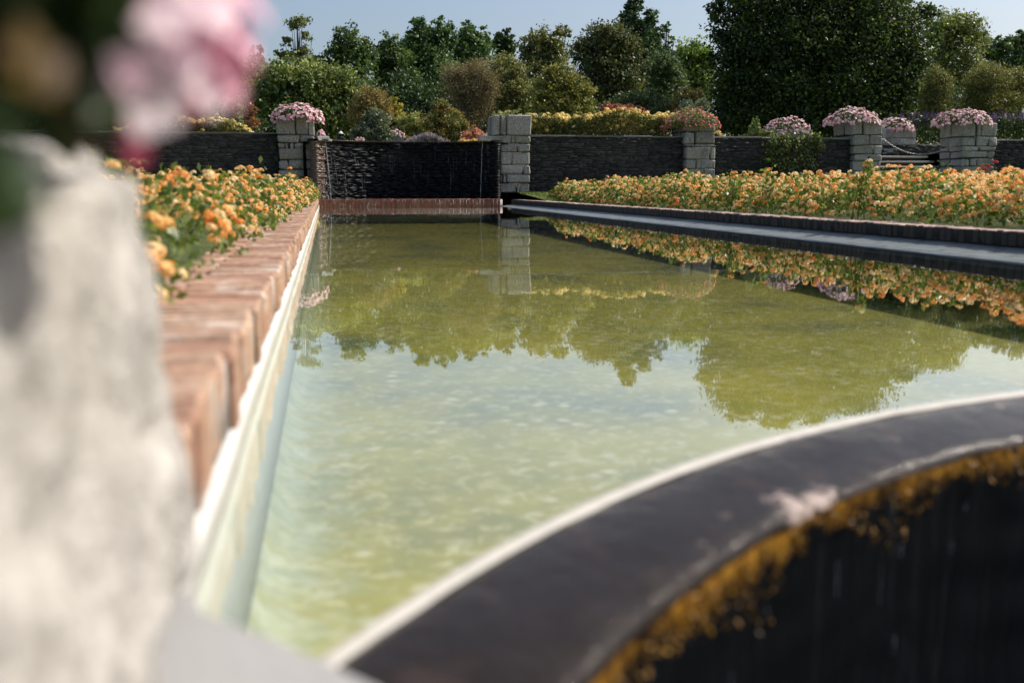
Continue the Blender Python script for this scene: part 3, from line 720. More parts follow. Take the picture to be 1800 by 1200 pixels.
# ---- lantana beds -------------------------------------------------
LMAT = leafmat((0.045, 0.085, 0.018), (0.24, 0.29, 0.08), .4, .4, 'lantana_leaves', (0.12, 0.175, 0.04))
FMAT = leafmat((0.88, 0.23, 0.03), (0.97, 0.78, 0.42), .45, .6, 'lantana_flowers', (0.96, 0.53, 0.17))
def lantana_bed(label, inside, hfun, box, nleaf, nhead, nobj, leafsize=.05):
    x0, x1, y0, y1 = box
    root = empty('lantana_bed', (.5*(x0+x1), .5*(y0+y1), .2), label, 'flower bed', kind='stuff')
    def pts(n, nearer):
        out = []
        while len(out) < n:
            y = y0 + (y1 - y0) * random.random() ** nearer; x = random.uniform(x0, x1)
            if inside(x, y): out.append((x, y))
        return out
    P = []
    for x, y in pts(nleaf, 1.35):
        h = hfun(x, y); u = random.random() ** .45
        P.append((x + random.uniform(-.05, .05), y, ground_z(x, y) + max(.01, h * u)))
    P = np.array(P); dist = np.clip(P[:, 1], 2, 30)
    sz = RNG.uniform(.7, 1.35, len(P)) * leafsize * (0.75 + dist * .035)
    tint = np.clip(RNG.normal(.5, .24, len(P)), 0, 1)
    o = leaves('foliage', P, sz, tint, LMAT, root, .5, .6); tag(o, kind='stuff')
    # flower heads
    HP = []; HN = []
    for x, y in pts(nhead, 1.7):
        h = hfun(x, y)
        if noise2(x, y, 2.2, 3) < -.40 or noise2(x, y, .7, 31) < -.45: continue
        e = .12; gx = (hfun(x + e, y) - hfun(x - e, y)) / (2*e); gy = (hfun(x, y + e) - hfun(x, y - e)) / (2*e)
        HP.append((x, y, ground_z(x, y) + h * (random.uniform(.72, 1.05) if random.random() < .7 else random.uniform(.4, .8)) + .012)); HN.append((-gx*.5 + random.uniform(-.4, .6), -gy*.5 + random.uniform(-.5, .3), 1.2))
    HP = np.array(HP); HN = np.array(HN)
    order = np.argsort(HP[:, 1] * 1.0 + np.abs(HP[:, 0] - 3) * .15)
    near = order[:nobj]; far = order[nobj:]
    tint = np.clip(RNG.normal(.60, .25, len(HP)), .03, 1)
    tag(scatter('flower_heads', LH[0], LH[1], HP[far], HN[far], RNG.uniform(.5, 1.3, len(far)) * .030 * (0.95 + HP[far][:, 1] * .012), FMAT, root, tint[far], LH[2]), kind='stuff')
    meshes = []
    for k in range(9):
        v, f, t = LH_NEAR[k % 3]; o = quads('flower_head', v, f, FMAT, None, np.clip(t + .18 + .08 * k, 0, 1)); meshes.append(o.data); bpy.data.objects.remove(o)
    for i in near:
        o = link('flower_head', random.choice(meshes), None, root); o.location = HP[i]
        o.rotation_euler = Vector(HN[i]).to_track_quat('Z', 'Y').to_euler(); s_ = random.uniform(.022, .040); o.scale = (s_, s_, s_)
    return root
def hL(x, y):
    edge = -0.44 + .10 * noise2(x * .2, y, 1.4, 1) + .012 * max(0, y - 6)
    d = edge - x
    if d < 0: return 0.0
    return min(1, d / .22) ** .6 * (.30 + .14 * noise2(x, y, .9, 2) + .15 * noise2(x, y, 2.6, 8) + .08 * noise2(x, y, 6.0, 2) + .06 * min(1, max(0, (y - 5) / 6)))
lantana_bed('orange lantana bed beside the left brick coping', lambda x, y: hL(x, y) > .02 and y > 2.45 + .3 * noise2(x, 0, 3), hL, (-4.6, -.05, 2.4, 27.2), 42000, 8600, 280)
def hR(x, y):
    edge = GX1 + .02 + .12 * noise2(y, x * .2, 1.1, 5) + (0 if y < 20 else (y - 20) * .06)
    d = x - edge
    if d < 0 or y > 26.2: return 0.0
    return min(1, d / .28) ** .6 * (.40 + .20 * noise2(x, y, .9, 12) + .20 * noise2(x, y, 2.6, 18) + .10 * noise2(x, y, 6.0, 2)) * min(1, (26.4 - y) / 1.5)
lantana_bed('wide orange lantana bed along the right brick coping', lambda x, y: hR(x, y) > .02, hR, (GX1 - .1, 11.5, 4.6, 26.2), 110000, 21000, 290)
# tall shoots standing above the beds
def shoots(name, label, cat, px, py, Y, n, hgt, lm, fl=None, flm=None, group=None):
    c = onY(px, py, Y); g = ground_z(c[0], Y)
    root = empty(name, (c[0], Y, g), label, cat, group)
    st = MB(); P = []; FPs = []; top = c[2]
    for k in range(n):
        b = Vector((c[0] + random.uniform(-.10, .10), Y + random.uniform(-.1, .1), g)); t = Vector((c[0] + random.uniform(-.5, .5) * hgt * .5, Y + random.uniform(-.15, .15), top - random.uniform(0, .35) * hgt * (k > 0)))
        st.tube([b, b.lerp(t, .5) + Vector((random.uniform(-.03, .03), 0, 0)), t], [.006, .005, .003], 4)
        for j in range(26):
            u = random.uniform(.35, 1); P.append(b.lerp(t, u) + Vector([random.gauss(0, .045) for _ in range(3)]))
        FPs.append(t)
    st.obj('stems', LMAT, root)
    tag(leaves('foliage', np.array([tuple(p) for p in P]), RNG.uniform(.045, .085, len(P)), np.clip(RNG.normal(.5, .25, len(P)), 0, 1), lm, root, .5, .55), kind='stuff')
    if fl:
        for t in FPs:
            v, f, tt = LH_NEAR[0]; o = quads('bloom', v * fl, f, flm, root, np.clip(tt + random.random(), 0, 1)); o.location = t
    return root
ROSE = leafmat((0.42, 0.012, 0.03), (0.75, 0.10, 0.14), .2, .5, 'rose_petals'); PINKR = leafmat((0.6, .10, .16), (.85, .35, .36), .2, .5, 'pink_rose_petals')
RLEAF = leafmat((0.02, 0.05, 0.015), (0.16, 0.19, 0.06), .3, .35, 'rose_leaves')
shoots('rose_bush', 'rose bush with a dark red bloom before the right stair pillar', 'rose bush', 1738, 286, 14.5, 4, .35, RLEAF, .045, ROSE, 'roses behind the right lantana bed')
shoots('rose_bush', 'red rose bush at the right frame edge above the lantana', 'rose bush', 1782, 298, 14.0, 5, .35, RLEAF, .04, ROSE, 'roses behind the right lantana bed')
shoots('rose_bush', 'small rose bush with pink blooms below the chain', 'rose bush', 1606, 304, 15.0, 4, .30, RLEAF, .045, PINKR, 'roses behind the right lantana bed')
shoots('rose_bush', 'tall leafy rose shoot without blooms below the chain end', 'rose bush', 1648, 286, 15.0, 2, .35, RLEAF, None, None, 'roses behind the right lantana bed')
shoots('rose_bush', 'rose bush with pink blooms left of the red rose', 'rose bush', 1695, 306, 14.5, 4, .28, RLEAF, .04, PINKR, 'roses behind the right lantana bed')
for px, py, Y, lab in ((1520, 284, 9.6, 'tall lantana shoot before the left stair pillar'), (1357, 298, 12.0, 'lantana shoot standing up below the ivy'), (1290, 304, 13.0, 'lantana shoot left of the ivy, before the slate wall'),
                   (423, 296, 9.0, 'tallest lantana shoot in the left bed'), (450, 300, 9.6, 'lantana shoot right of the tallest in the left bed'), (300, 306, 7.0, 'leafy lantana shoot beside the blurred pillar'), (356, 302, 8.4, 'lantana shoot at the middle of the left bed')):
    shoots('lantana_shoot', lab, 'plant', px, py, Y, 3, .2, LMAT, .032, FMAT, 'tall lantana shoots')

# ---- mounds of petunias on the pillars ----------------------------
PINK = leafmat((0.66, 0.28, 0.36), (0.92, 0.78, 0.77), .3, .6, 'petunia_pink', (0.86, 0.58, 0.60))
REDF = leafmat((0.58, 0.05, 0.09), (0.84, 0.42, 0.36), .3, .6, 'red_flowers', (0.72, .17, .18))
PLEAF = leafmat((0.022, 0.04, 0.012), (0.10, 0.14, 0.04), .3, .5, 'petunia_leaves')
def mound(name, label, cat, px0, px1, ytop, ybase, Y, ydepth, fm, n, fsize=.04, hang=.18, group=None, leafy=1.0, peak=.5, lm=None):
    a = onY(px0, ybase, Y); b = onY(px1, ybase, Y); t = onY(.5*(px0+px1), ytop, Y)
    cx = .5*(a[0]+b[0]); rx = .48*(b[0]-a[0]); z0 = .5*(a[2]+b[2]); rz = t[2] - z0
    root = empty(name, (cx, Y + ydepth/2, z0), label, cat, group)
    def shell(k, lo, hi):
        th = RNG.uniform(0, 2*np.pi, k); u = RNG.uniform(-.35, 1, k); rr = np.sqrt(np.clip(1 - np.clip(u, 0, 1)**2, 0, 1)); s = RNG.uniform(lo, hi, k)
        x = rr*np.cos(th)*s; y = rr*np.sin(th)*s
        lump = np.array([1 + .34 * mn.noise((xx*2.4, yy*2.4, cx)) + .15 * mn.noise((xx*6, yy*6, cx)) for xx, yy in zip(x, y)])
        z = np.where(u > 0, u * rz * lump, u * 1.6 * hang * (.25 + .75*np.abs(np.sin(th*4 + cx) * np.sin(th*7)))) * s
        z = z - .10 * rz * np.abs(x - (peak - .5))
        P = np.stack([cx + x*rx, Y + ydepth*.45 + y*ydepth*.62, z0 + z], 1)
        Nn = np.stack([x/rx, y/(ydepth*.62) - .25, np.clip(u, .05, 1)/rz + .3], 1); return P, Nn
    P, Nn = shell(int(n * 5 * leafy), .45, .99); tag(leaves('foliage', P, RNG.uniform(.05, .09, len(P)), RNG.random(len(P)), lm or PLEAF, root), kind='stuff')
    P, Nn = shell(n, .97, 1.07); tag(scatter('flowers', PET[0], PET[1], P, Nn + RNG.normal(0, .35, Nn.shape), RNG.uniform(.75, 1.2, n) * fsize, fm, root), kind='stuff')
    return root
G = 'petunia mounds on the pillars'
mound('petunia_mound', 'pale pink petunias spilling over the pillar left of the waterfall', 'petunias', 474, 569, 181, 204, YP - .1, 1.15, PINK, 460, .047, .28, G)
mound('red_flower_mound', 'loose red flowers overflowing the pillar in the right terrace wall', 'flowers', 1176, 1277, 187, 216, YP - .1, 1.2, REDF, 260, .034, .45, G, 3.2, .5, leafmat((0.08, 0.10, 0.035), (0.32, 0.31, 0.14), .3, .5, 'red_mound_leaves'))
mound('petunia_mound', 'pink petunias in the low planter above the ivy', 'petunias', 1355, 1436, 206, 230, 29.4, 1.1, PINK, 330, .045, .15, G)
mound('petunia_mound', 'pink petunias on the pillar left of the stair', 'petunias', 1470, 1558, 187, 212, YP - .1, 1.25, PINK, 400, .047, .20, G)
mound('petunia_mound', 'pink petunias on the pedestal behind the stair chain', 'petunias', 1553, 1616, 206, 226, 31.0, 1.1, PINK, 330, .045, .18, G)
mound('petunia_mound', 'pink petunias on the pillar right of the stair', 'petunias', 1664, 1756, 192, 214, YP - .1, 1.25, PINK, 400, .047, .20, G)
mound('petunia_mound', 'small pink petunias in the concrete box beyond the waterfall lip', 'petunias', 680, 713, 228, 238, 42.0, .9, PINK, 170, .045, .10, G)
mound('petunia_mound', 'pink petunias peeping out between left pillar and waterfall lip', 'petunias', 556, 573, 228, 241, 33.0, .7, PINK, 110, .045, .12, G)
def planter(name, label, cat, px0, px1, ytop, zb, Y, depth, mat, rows=1, cols=2):
    a = onY(px0, ytop, Y); b = onY(px1, ytop, Y)
    root = empty(name, (.5*(a[0]+b[0]), Y + depth/2, zb), label, cat)
    zt = a[2]
    for r in range(rows):
        xs = np.linspace(a[0], b[0], cols + 1); xs[1:-1] += RNG.uniform(-.1, .1, cols - 1)
        for c in range(cols):
            link('stone_block', block_mesh('stone_block', (xs[c] + .006, Y, zb + (zt-zb)*r/rows + .006), (xs[c+1] - .006, Y + depth, zb + (zt-zb)*(r+1)/rows - .004), mat, .012), None, root)
    return root
planter('stone_planter', 'low stone planter with pink flowers above the ivy', 'planter', 1364, 1428, 228, 1.5, 29.4, 1.0, M['granite'], 3, 3)
planter('stone_pedestal', 'broad stone pedestal behind the stair chain', 'pedestal', 1553, 1611, 226, 1.2, 31.02, 1.1, M['granite'], 4, 2)
planter('box_planter', 'small concrete box planter beyond the waterfall lip', 'planter', 683, 710, 236, 1.55, 42.0, .8, M['concrete'], 1, 2)
planter('stone_planter', 'small stone planter between left pillar and waterfall lip', 'planter', 557, 571, 240, 1.55, 33.0, .7, M['concrete'], 1, 1)

# ---- hedges of blooms, lavender, sage --------------------------------
def bloombed(name, label, cat, px0, px1, ytop, Y, depth, zb, lm, fm, nl, nf, fsize, tmpl=None, lump=.22, upright=False, lsize=.09, kind=None, top=None):
    a = onY(px0, ytop, Y); b = onY(px1, ytop, Y); root = empty(name, (.5*(a[0]+b[0]), Y + depth/2, zb), label, cat, kind=kind)
    sd = px0
    def hz(x, y):
        u = (x - a[0]) / (b[0] - a[0]); h = (a[2] + (b[2]-a[2])*u - zb)
        e = top(u) if top else min(1, 12 * u + .3, 12 * (1 - u) + .3)
        return h * e * (1 - lump * .5 + lump * mn.noise((x * 1.6, y * 1.6, sd)) + lump * .6 * mn.noise((x * 5, y * 5, sd)))
    X = RNG.uniform(a[0], b[0], nl); Yy = Y + depth * RNG.random(nl) ** 1.4; U = RNG.random(nl) ** .5
    P = np.array([(x, y, zb + hz(x, y) * u) for x, y, u in zip(X, Yy, U)]); tt = np.clip(RNG.normal(.5, .2, nl) + np.array([.5 * mn.noise((p[0] * 1.3, p[2] * 2, sd)) for p in P]), 0, 1)
    tag(leaves('foliage', P, RNG.uniform(.7, 1.3, nl) * lsize, tt, lm, root, .4), kind='stuff')
    X = RNG.uniform(a[0], b[0], nf); Yy = Y + depth * RNG.random(nf) ** 1.2
    P = np.array([(x, y, zb + hz(x, y) * ((random.uniform(.55, 1.05) if random.random() < .45 else random.uniform(.92, 1.06)) if not upright else random.uniform(.86, 1.06))) for x, y in zip(X, Yy)])
    Nn = np.stack([RNG.normal(0, .4, nf), RNG.normal(-.3, .4, nf), np.ones(nf)], 1)
    T = tmpl or LH[:2]
    tag(scatter('blooms', np.asarray(T[0]), np.asarray(T[1]), P, Nn, RNG.uniform(.7, 1.2, nf) * fsize, fm, root), kind='stuff')
    return root
YEL = leafmat((0.62, 0.40, 0.07), (0.90, 0.76, 0.34), .25, .6, 'yellow_blooms', (0.82, 0.60, 0.17))
DLEAF = leafmat((0.03, 0.06, 0.015), (0.34, 0.28, 0.11), .35, .5, 'dahlia_leaves', (0.13, 0.16, 0.045))
bloombed('dahlia_hedge', 'hedge of yellow blooms above the left terrace wall', 'flower hedge', 200, 446, 199, 28.9, 1.4, 1.62, DLEAF, YEL, 11000, 520, .060, lump=.2, kind='stuff', top=lambda u: min(1, .55 + .5*min(1, u*4), .45 + (1-u) * 3.2) * (1 - .18 * u))
bloombed('dahlia_hedge', 'hedge of yellow round blooms above the wall right of the bare pillar', 'flower hedge', 928, 1195, 198, 28.9, 1.5, 1.62, DLEAF, YEL, 15000, 560, .066, lump=.16, kind='stuff', top=lambda u: .9 + .12 * min(1, u * 2))
bloombed('dahlia_hedge', 'short end of yellow hedge right of the red flower pillar', 'flower hedge', 1245, 1292, 216, 28.9, 1.0, 1.62, DLEAF, YEL, 2000, 40, .06, kind='stuff', top=lambda u: 1 - .7*u)
SPIKE = (np.array([(-.25, 0, -1), (.25, 0, -1), (.18, 0, 1), (-.18, 0, 1), (0, -.25, -1), (0, .25, -1), (0, .18, 1), (0, -.18, 1)], float), np.array([(0, 1, 2, 3), (4, 5, 6, 7)]))
PURP = leafmat((0.07, 0.035, 0.14), (0.26, 0.17, 0.38), .2, .6, 'purple_spikes'); LAV = leafmat((0.30, 0.24, 0.36), (0.58, 0.50, 0.60), .2, .6, 'lavender_spikes')
SLEAF = leafmat((0.025, 0.055, 0.015), (0.13, 0.18, 0.055), .3, .5, 'sage_leaves')
bloombed('sage_bed', 'tall purple sage bed behind the stair pillars', 'flower bed', 1592, 1990, 200, 33.0, 2.5, 1.6, SLEAF, PURP, 16000, 1500, .10, SPIKE, .16, True, .12, 'stuff')
SL2 = leafmat((0.10, 0.12, 0.08), (0.22, 0.23, 0.16), .2, .6, 'lavender_leaves')
bloombed('lavender_mound', 'mauve lavender mound beyond the waterfall lip', 'lavender', 714, 792, 236, 40.0, 1.4, 1.6, SL2, LAV, 2200, 800, .08, SPIKE, .12, True, .08, None, lambda u: .72 + .28*math.sin(math.pi*min(1, max(0, u))))
bloombed('low_pink_mound', 'tiny pink flower mound beyond the middle of the lip', 'flowers', 624, 643, 243, 40.0, .6, 1.6, SL2, PINK, 300, 120, .04, PET, .1, False, .06)
GPL = leafmat((0.05, 0.09, 0.02), (0.22, 0.27, 0.09), .35, .45, 'fresh_leaves')
bloombed('leafy_plant', 'fresh green leafy plant standing on the wall left of the low planter', 'plant', 1322, 1362, 212, 28.9, .8, 1.6, GPL, GPL, 1100, 60, .04, None, .5, True, .11, None, lambda u: .62 + .5 * math.exp(-((u - .35) / .2) ** 2))
bloombed('yellow_ground_flowers', 'low yellow flowers behind the right end of the waterfall lip', 'flowers', 808, 862, 246, 38.0, 1.0, 1.6, SLEAF, YEL, 900, 160, .07, None, .15, False, .08)

# ---- ivy ------------------------------------------------------------
root = empty('ivy', (onY(1397, 270, 28.0)[0], 28.05, .3), 'ivy hanging over the slate wall below the low planter', 'ivy')
IV = leafmat((0.04, 0.07, 0.02), (0.34, 0.38, 0.16), .35, .3, 'ivy_leaves'); P = []; st = MB()
for k in range(34):
    px = random.uniform(1354, 1438); y1 = random.uniform(262, 308) if px < 1432 else 262
    if px < 1364: y1 = min(y1, 285)
    a = onY(px, 239, 27.98); b = onY(px + random.uniform(-12, 12), y1, 27.95); st.tube([a, (a+b)/2 + (0, -.03, 0), b], [.006, .005, .003], 4)
    for j in range(60):
        u = random.random(); q = a*(1-u) + b*u; P.append(q + RNG.normal(0, 1, 3) * (.085, .07, .07))
for k in range(90): P.append(onY(random.uniform(1418, 1442), random.uniform(232, 262), 27.97) + RNG.normal(0, .03, 3))
st.obj('stems', M['bark'], root); P = np.array(P); P[:, 1] = np.minimum(P[:, 1], 28.06)
tag(leaves('foliage', P, RNG.uniform(.05, .10, len(P)), RNG.random(len(P)) ** 1.3, IV, root, .5, .8), kind='stuff')

# ---- grass at the foot of the walls --------------------------------
P = []
for k in range(9000):
    x, y = random.uniform(GX1 - .02, 8.5), random.uniform(23.8, 27.85); P.append((x, y, ground_z(x, y) + .02))
for k in range(1500):
    x, y = random.uniform(-.62, -.15), random.uniform(26.6, 27.85); P.append((x, y, ground_z(x, y) + .05))
P = np.array(P); V, F = leaf_arrays(P, RNG.uniform(.05, .11, len(P)), .0, .12, -3.0)
GR = leafmat((0.07, 0.11, 0.02), (0.20, 0.24, 0.06), .3, .5, 'grass_blades'); tag(quads('grass', V, F, GR, None, RNG.random(len(P))), 'short sunlit grass at the foot of the far pillars', 'grass', kind='stuff')

# ================================================================== TREES AND SHRUBS
def tree(name, label, cat, Y, lobes, c0, c1, leaf=7.0, dens=4.5, trunk=True, mid=None, up=.35, clump=.16, aspect=.6, trans=.25, fill=.5, droop=0, zb=None, group='trees and shrubs behind the terrace', gap=0.0, twigs=0):
    """lobes: (px, py, rx, ry) in photo pixels at distance Y; the crown has equal depth"""
    k = Y / FPX / math.cos(YAW)
    cent = [(onY(px, py, Y), rx * k, ry * k, rx, ry) for px, py, rx, ry in lobes]
    g = 1.6 + max(0, Y - 52) * .02 if zb is None else zb
    x0 = sum(c[0][0] for c in cent) / len(cent)
    root = empty(name, (x0, Y, g), label, cat, group)
    PP = []; TT = []
    leaf = leaf * .8; ls = leaf * k
    for c, rx, rz, prx, pry in cent:
        n = int(1.5 * dens * math.pi * prx * pry / (leaf * leaf * aspect * .5)); per = 26
        nc = max(5, n // per)
        d = RNG.normal(size=(nc, 3)); d /= np.linalg.norm(d, axis=1)[:, None]; d[:, 1] *= np.where(d[:, 1] > 0, .8, 1)
        r = RNG.random(nc) ** (fill * .8) * RNG.uniform(.80, 1.12, nc)
        C = np.array(c) + d * r[:, None] * np.array([rx, max(rx, .8*rz) * .9, rz])
        cr = clump * 1.35 * (rx * rz) ** .5 * RNG.uniform(.45, 1.25, nc)
        if gap:
            keep = np.array([mn.noise(tuple(p * (1.1 / max(rx, .3)))) > gap - .5 for p in C]); C = C[keep]; cr = cr[keep]; nc = len(C)
        if nc == 0: continue
        Q = RNG.normal(size=(nc, per, 3)) * cr[:, None, None] * np.array([.75, .75, .5]) + C[:, None, :]
        PP.append(Q.reshape(-1, 3)); TT.append(np.clip(np.repeat(RNG.normal(.5, .24, nc), per) + RNG.normal(0, .13, nc * per), 0, 1))
    P = np.concatenate(PP); T = np.concatenate(TT); ok = P[:, 2] > g + .05; P = P[ok]; T = T[ok]
    c0, c1 = [[k * 1.95 for k in c] for c in (c0, c1)]; mid = [k * 1.95 for k in mid] if mid else None
    lm = leafmat(c0, c1, trans, .5, 'tree_leaves', mid)
    leaves('crown', P, RNG.uniform(.6, 1.35, len(P)) * ls, T, lm, root, up, aspect, droop)
    tr = MB(); zt = max(c[0][2] for c in cent)
    rb = (.022 * (zt - g) + .03) if trunk else .03
    b = Vector((x0, Y, g)); main = max(cent, key=lambda c: c[0][2]); tp = Vector(main[0]) + Vector((0, 0, main[2] * .15))
    m1 = b.lerp(tp, .35) + Vector((random.uniform(-.2, .2), 0, 0)); m2 = b.lerp(tp, .7) + Vector((random.uniform(-.2, .2), 0, 0))
    tr.tube([b, m1, m2, tp], [rb, rb*.75, rb*.45, rb*.12], 7)
    for c, rx, rz, _, _ in cent:
        for j in range(4 + twigs):
            s0 = b.lerp(m2, random.uniform(.25, 1)); d = Vector([random.gauss(0, 1) for _ in range(3)]).normalized()
            e = Vector(c) + Vector((d.x * rx * .7, d.y * rx * .7, d.z * rz * .55)); md = s0.lerp(e, .5) + Vector((0, 0, -.06 * (e - s0).length))
            tr.tube([s0, md, e], [rb*.26, rb*.16, rb*.05], 5)
    tr.obj('trunk' if trunk else 'branches', M['bark'], root, True)
    return root
DK0, DK1 = (0.010, 0.022, 0.010), (0.045, 0.070, 0.022)
MD0, MD1 = (0.020, 0.042, 0.014), (0.085, 0.125, 0.035)
OL0, OL1 = (0.035, 0.050, 0.014), (0.17, 0.185, 0.055)
YG0, YG1 = (0.045, 0.075, 0.018), (0.17, 0.22, 0.05)
BR0, BR1 = (0.055, 0.040, 0.020), (0.19, 0.14, 0.07)
# --- back row
tree('oak_tree', 'dark leafy tree half hidden behind the blurred pink petals', 'tree', 60, [(330, 130, 80, 75), (250, 150, 70, 80), (400, 170, 50, 60)], DK0, MD1)
tree('cypress_tree', 'narrow dark evergreen with a knob top right of the pink petals', 'tree', 62, [(452, 105, 14, 22), (445, 160, 30, 55), (432, 205, 36, 50)], DK0, DK1)
tree('sparse_tree', 'tall sparse tree with thin gappy crown against the sky', 'tree', 58, [(522, 40, 22, 16), (538, 62, 16, 9), (505, 72, 16, 9), (535, 88, 26, 9), (500, 96, 26, 9), (522, 105, 32, 16), (520, 140, 45, 30)], OL0, (0.12, .14, .05), 6, 2.6, clump=.22, fill=1.0)
tree('dark_tree', 'dark round tree right of the sparse tree', 'tree', 60, [(612, 82, 32, 32), (590, 100, 22, 25), (640, 105, 24, 30), (610, 140, 48, 40), (560, 125, 26, 28)], DK0, MD1)
tree('dark_tree', 'dark tree with narrow top left of the pointed trees', 'tree', 62, [(682, 82, 18, 24), (672, 110, 26, 34), (700, 125, 30, 45), (690, 170, 48, 40)], DK0, MD1)
tree('poplar_tree', 'green tree of upright pointed tips at the centre left skyline', 'tree', 64, [(735, 62, 17, 28), (768, 58, 13, 31), (790, 68, 13, 28), (752, 90, 40, 40), (720, 100, 20, 40), (760, 140, 50, 50)], MD0, (0.075, 0.12, 0.04), dens=5)
tree('poplar_tree', 'second pointed green tree right of the upright tips', 'tree', 66, [(824, 62, 16, 26), (850, 75, 14, 24), (835, 100, 34, 40), (812, 95, 18, 35), (840, 150, 40, 40)], MD0, (0.075, 0.12, 0.04), dens=5)
tree('dark_tree', 'small dark crown at the skyline above the twiggy shrub', 'tree', 68, [(888, 68, 20, 17), (876, 80, 16, 14), (892, 90, 20, 26), (890, 130, 28, 36)], DK0, DK1)
tree('olive_tree', 'brownish olive loose tree at the centre skyline', 'tree', 62, [(985, 58, 20, 14), (955, 72, 32, 20), (930, 90, 24, 24), (970, 95, 34, 30), (940, 130, 40, 35)], OL0, (0.15, 0.145, 0.05), 6, 3.6)
tree('chestnut_tree', 'broad dark tree with rusty brown top left of the tall evergreen', 'tree', 52, [(1065, 62, 38, 24), (1040, 90, 38, 28), (1090, 95, 42, 36), (1060, 130, 58, 40), (1095, 160, 50, 36), (1040, 170, 40, 36)], DK0, (0.12, 0.105, 0.04), mid=(.04, .055, .02), clump=.2)
tree('fir_tree', 'tallest bluish green evergreen left of the big dark tree', 'tree', 60, [(1113, 14, 16, 22), (1105, 42, 26, 24), (1142, 40, 16, 24), (1120, 75, 40, 34), (1150, 90, 26, 40), (1130, 130, 48, 45)], DK0, (0.055, 0.09, 0.035), dens=5.5)
tree('spindly_tree', 'thin little treetop beside the tall evergreen', 'tree', 58, [(1172, 48, 9, 11), (1180, 70, 9, 10), (1168, 85, 12, 12), (1172, 105, 14, 20)], MD0, MD1, 6, 3, fill=.9)
tree('ash_tree', 'grey green leafy tree below the thin treetop', 'tree', 54, [(1165, 120, 32, 36), (1180, 160, 34, 38), (1150, 180, 40, 30)], MD0, (0.10, 0.13, 0.06), 6)
tree('lime_tree', 'bright yellow green tree against the big dark tree', 'tree', 56, [(1215, 95, 30, 30), (1240, 110, 20, 30), (1205, 130, 26, 36), (1235, 150, 26, 40)], YG0, (0.15, 0.20, 0.05), 6.5, trans=.4)
BIG = tree('plane_tree', 'huge dark tree rising out of the frame at the right', 'tree', 46, [(1258, 20, 16, 22), (1268, 62, 18, 16), (1252, 105, 12, 14), (1640, 62, 16, 24), (1628, 22, 22, 18), (1330, -58, 26, 18), (1400, -70, 28, 16), (1475, -66, 22, 16), (1330, 0, 70, 60), (1420, -15, 90, 55), (1520, 0, 85, 60), (1300, 70, 55, 60), (1380, 80, 90, 70), (1480, 80, 100, 80), (1575, 70, 62, 70), (1290, 140, 42, 60), (1360, 160, 80, 70), (1460, 165, 100, 70), (1560, 150, 75, 70), (1605, 120, 35, 50), (1290, 205, 40, 40), (1400, 215, 90, 36), (1510, 210, 90, 40), (1590, 205, 36, 40)],
     (0.008, 0.018, 0.007), (0.085, 0.11, 0.025), 8.0, 4.2, mid=(.020, .036, .011), clump=.2, trans=.3)
tree('locust_tree', 'olive tree with arching feathery branches right of the huge tree', 'tree', 56, [(1660, 45, 42, 30), (1700, 50, 36, 24), (1725, 72, 22, 20), (1680, 90, 50, 40), (1650, 130, 40, 50), (1700, 140, 40, 40)], OL0, OL1, 6.5, 3.6, clump=.22, droop=.6)
tree('dark_tree', 'row end of dark trees at the right frame edge', 'tree', 66, [(1760, 85, 26, 22), (1795, 70, 20, 26), (1740, 105, 26, 24), (1785, 120, 44, 44), (1840, 90, 40, 50), (1900, 100, 60, 60)], DK0, MD1)
# --- middle row
tree('magnolia_tree', 'broad sunlit olive green tree behind the left pillar', 'tree', 48, [(495, 140, 50, 34), (545, 150, 48, 40), (590, 150, 40, 32), (620, 175, 30, 40), (480, 180, 44, 36), (540, 200, 56, 44), (600, 210, 46, 40)], MD0, (0.21, 0.225, 0.075), 8, 4.2, mid=(.06, .085, .025), clump=.22)
tree('juniper_bush', 'pale green conical bush right of the blurred pink petal', 'shrub', 40, [(411, 190, 13, 22), (411, 210, 17, 20)], (0.05, .075, .035), (.17, .19, .09), 5, 5, False)
tree('maple_bush', 'rusty red brown bush left of the left pillar', 'shrub', 41, [(442, 195, 12, 12), (440, 214, 16, 18)], BR0, (0.24, .11, .06), 5, 3.6, False)
tree('round_bush', 'rounded green bush seen through the pink petals', 'shrub', 40, [(345, 188, 30, 22), (345, 210, 34, 20)], MD0, OL1, 5.5, 4.2, False)
tree('heather_shrub', 'tawny feathery shrub behind the dark glossy shrub', 'shrub', 44, [(650, 178, 26, 26), (640, 205, 28, 30), (668, 200, 22, 30)], (0.06, .06, .02), (0.24, .17, .07), 5, 4.2, False, aspect=.35)
tree('camellia_shrub', 'dark glossy leaved shrub beside the box planter', 'shrub', 41, [(660, 215, 24, 26), (648, 235, 28, 22), (672, 238, 20, 20)], (0.012, .026, .012), (0.13, .15, .10), 5.5, 5, False)
tree('cotinus_shrub', 'small rusty brown shrub left of the lip planter', 'shrub', 48, [(608, 230, 18, 18), (625, 236, 14, 16)], (0.06, .04, .015), (0.20, .12, .045), 4.5, 4.5, False)
tree('broom_shrub', 'olive feathery shrub just behind the waterfall lip', 'shrub', 49, [(635, 228, 18, 18), (648, 240, 16, 12)], (.06, .06, .02), (.20, .19, .07), 4.5, 4, False, aspect=.35)
tree('golden_shrub', 'small golden yellow leaved shrub under the dark trees', 'shrub', 46, [(693, 186, 13, 17), (698, 200, 14, 10)], (0.10, .10, .015), (0.38, .30, .06), 5, 3.6, False)
tree('spirea_shrub', 'fresh green shrub right of the box planter', 'shrub', 43, [(722, 215, 24, 18), (740, 232, 24, 18), (710, 235, 22, 16)], (.05, .07, .02), (.24, .24, .08), 4.5, 4.5, False)
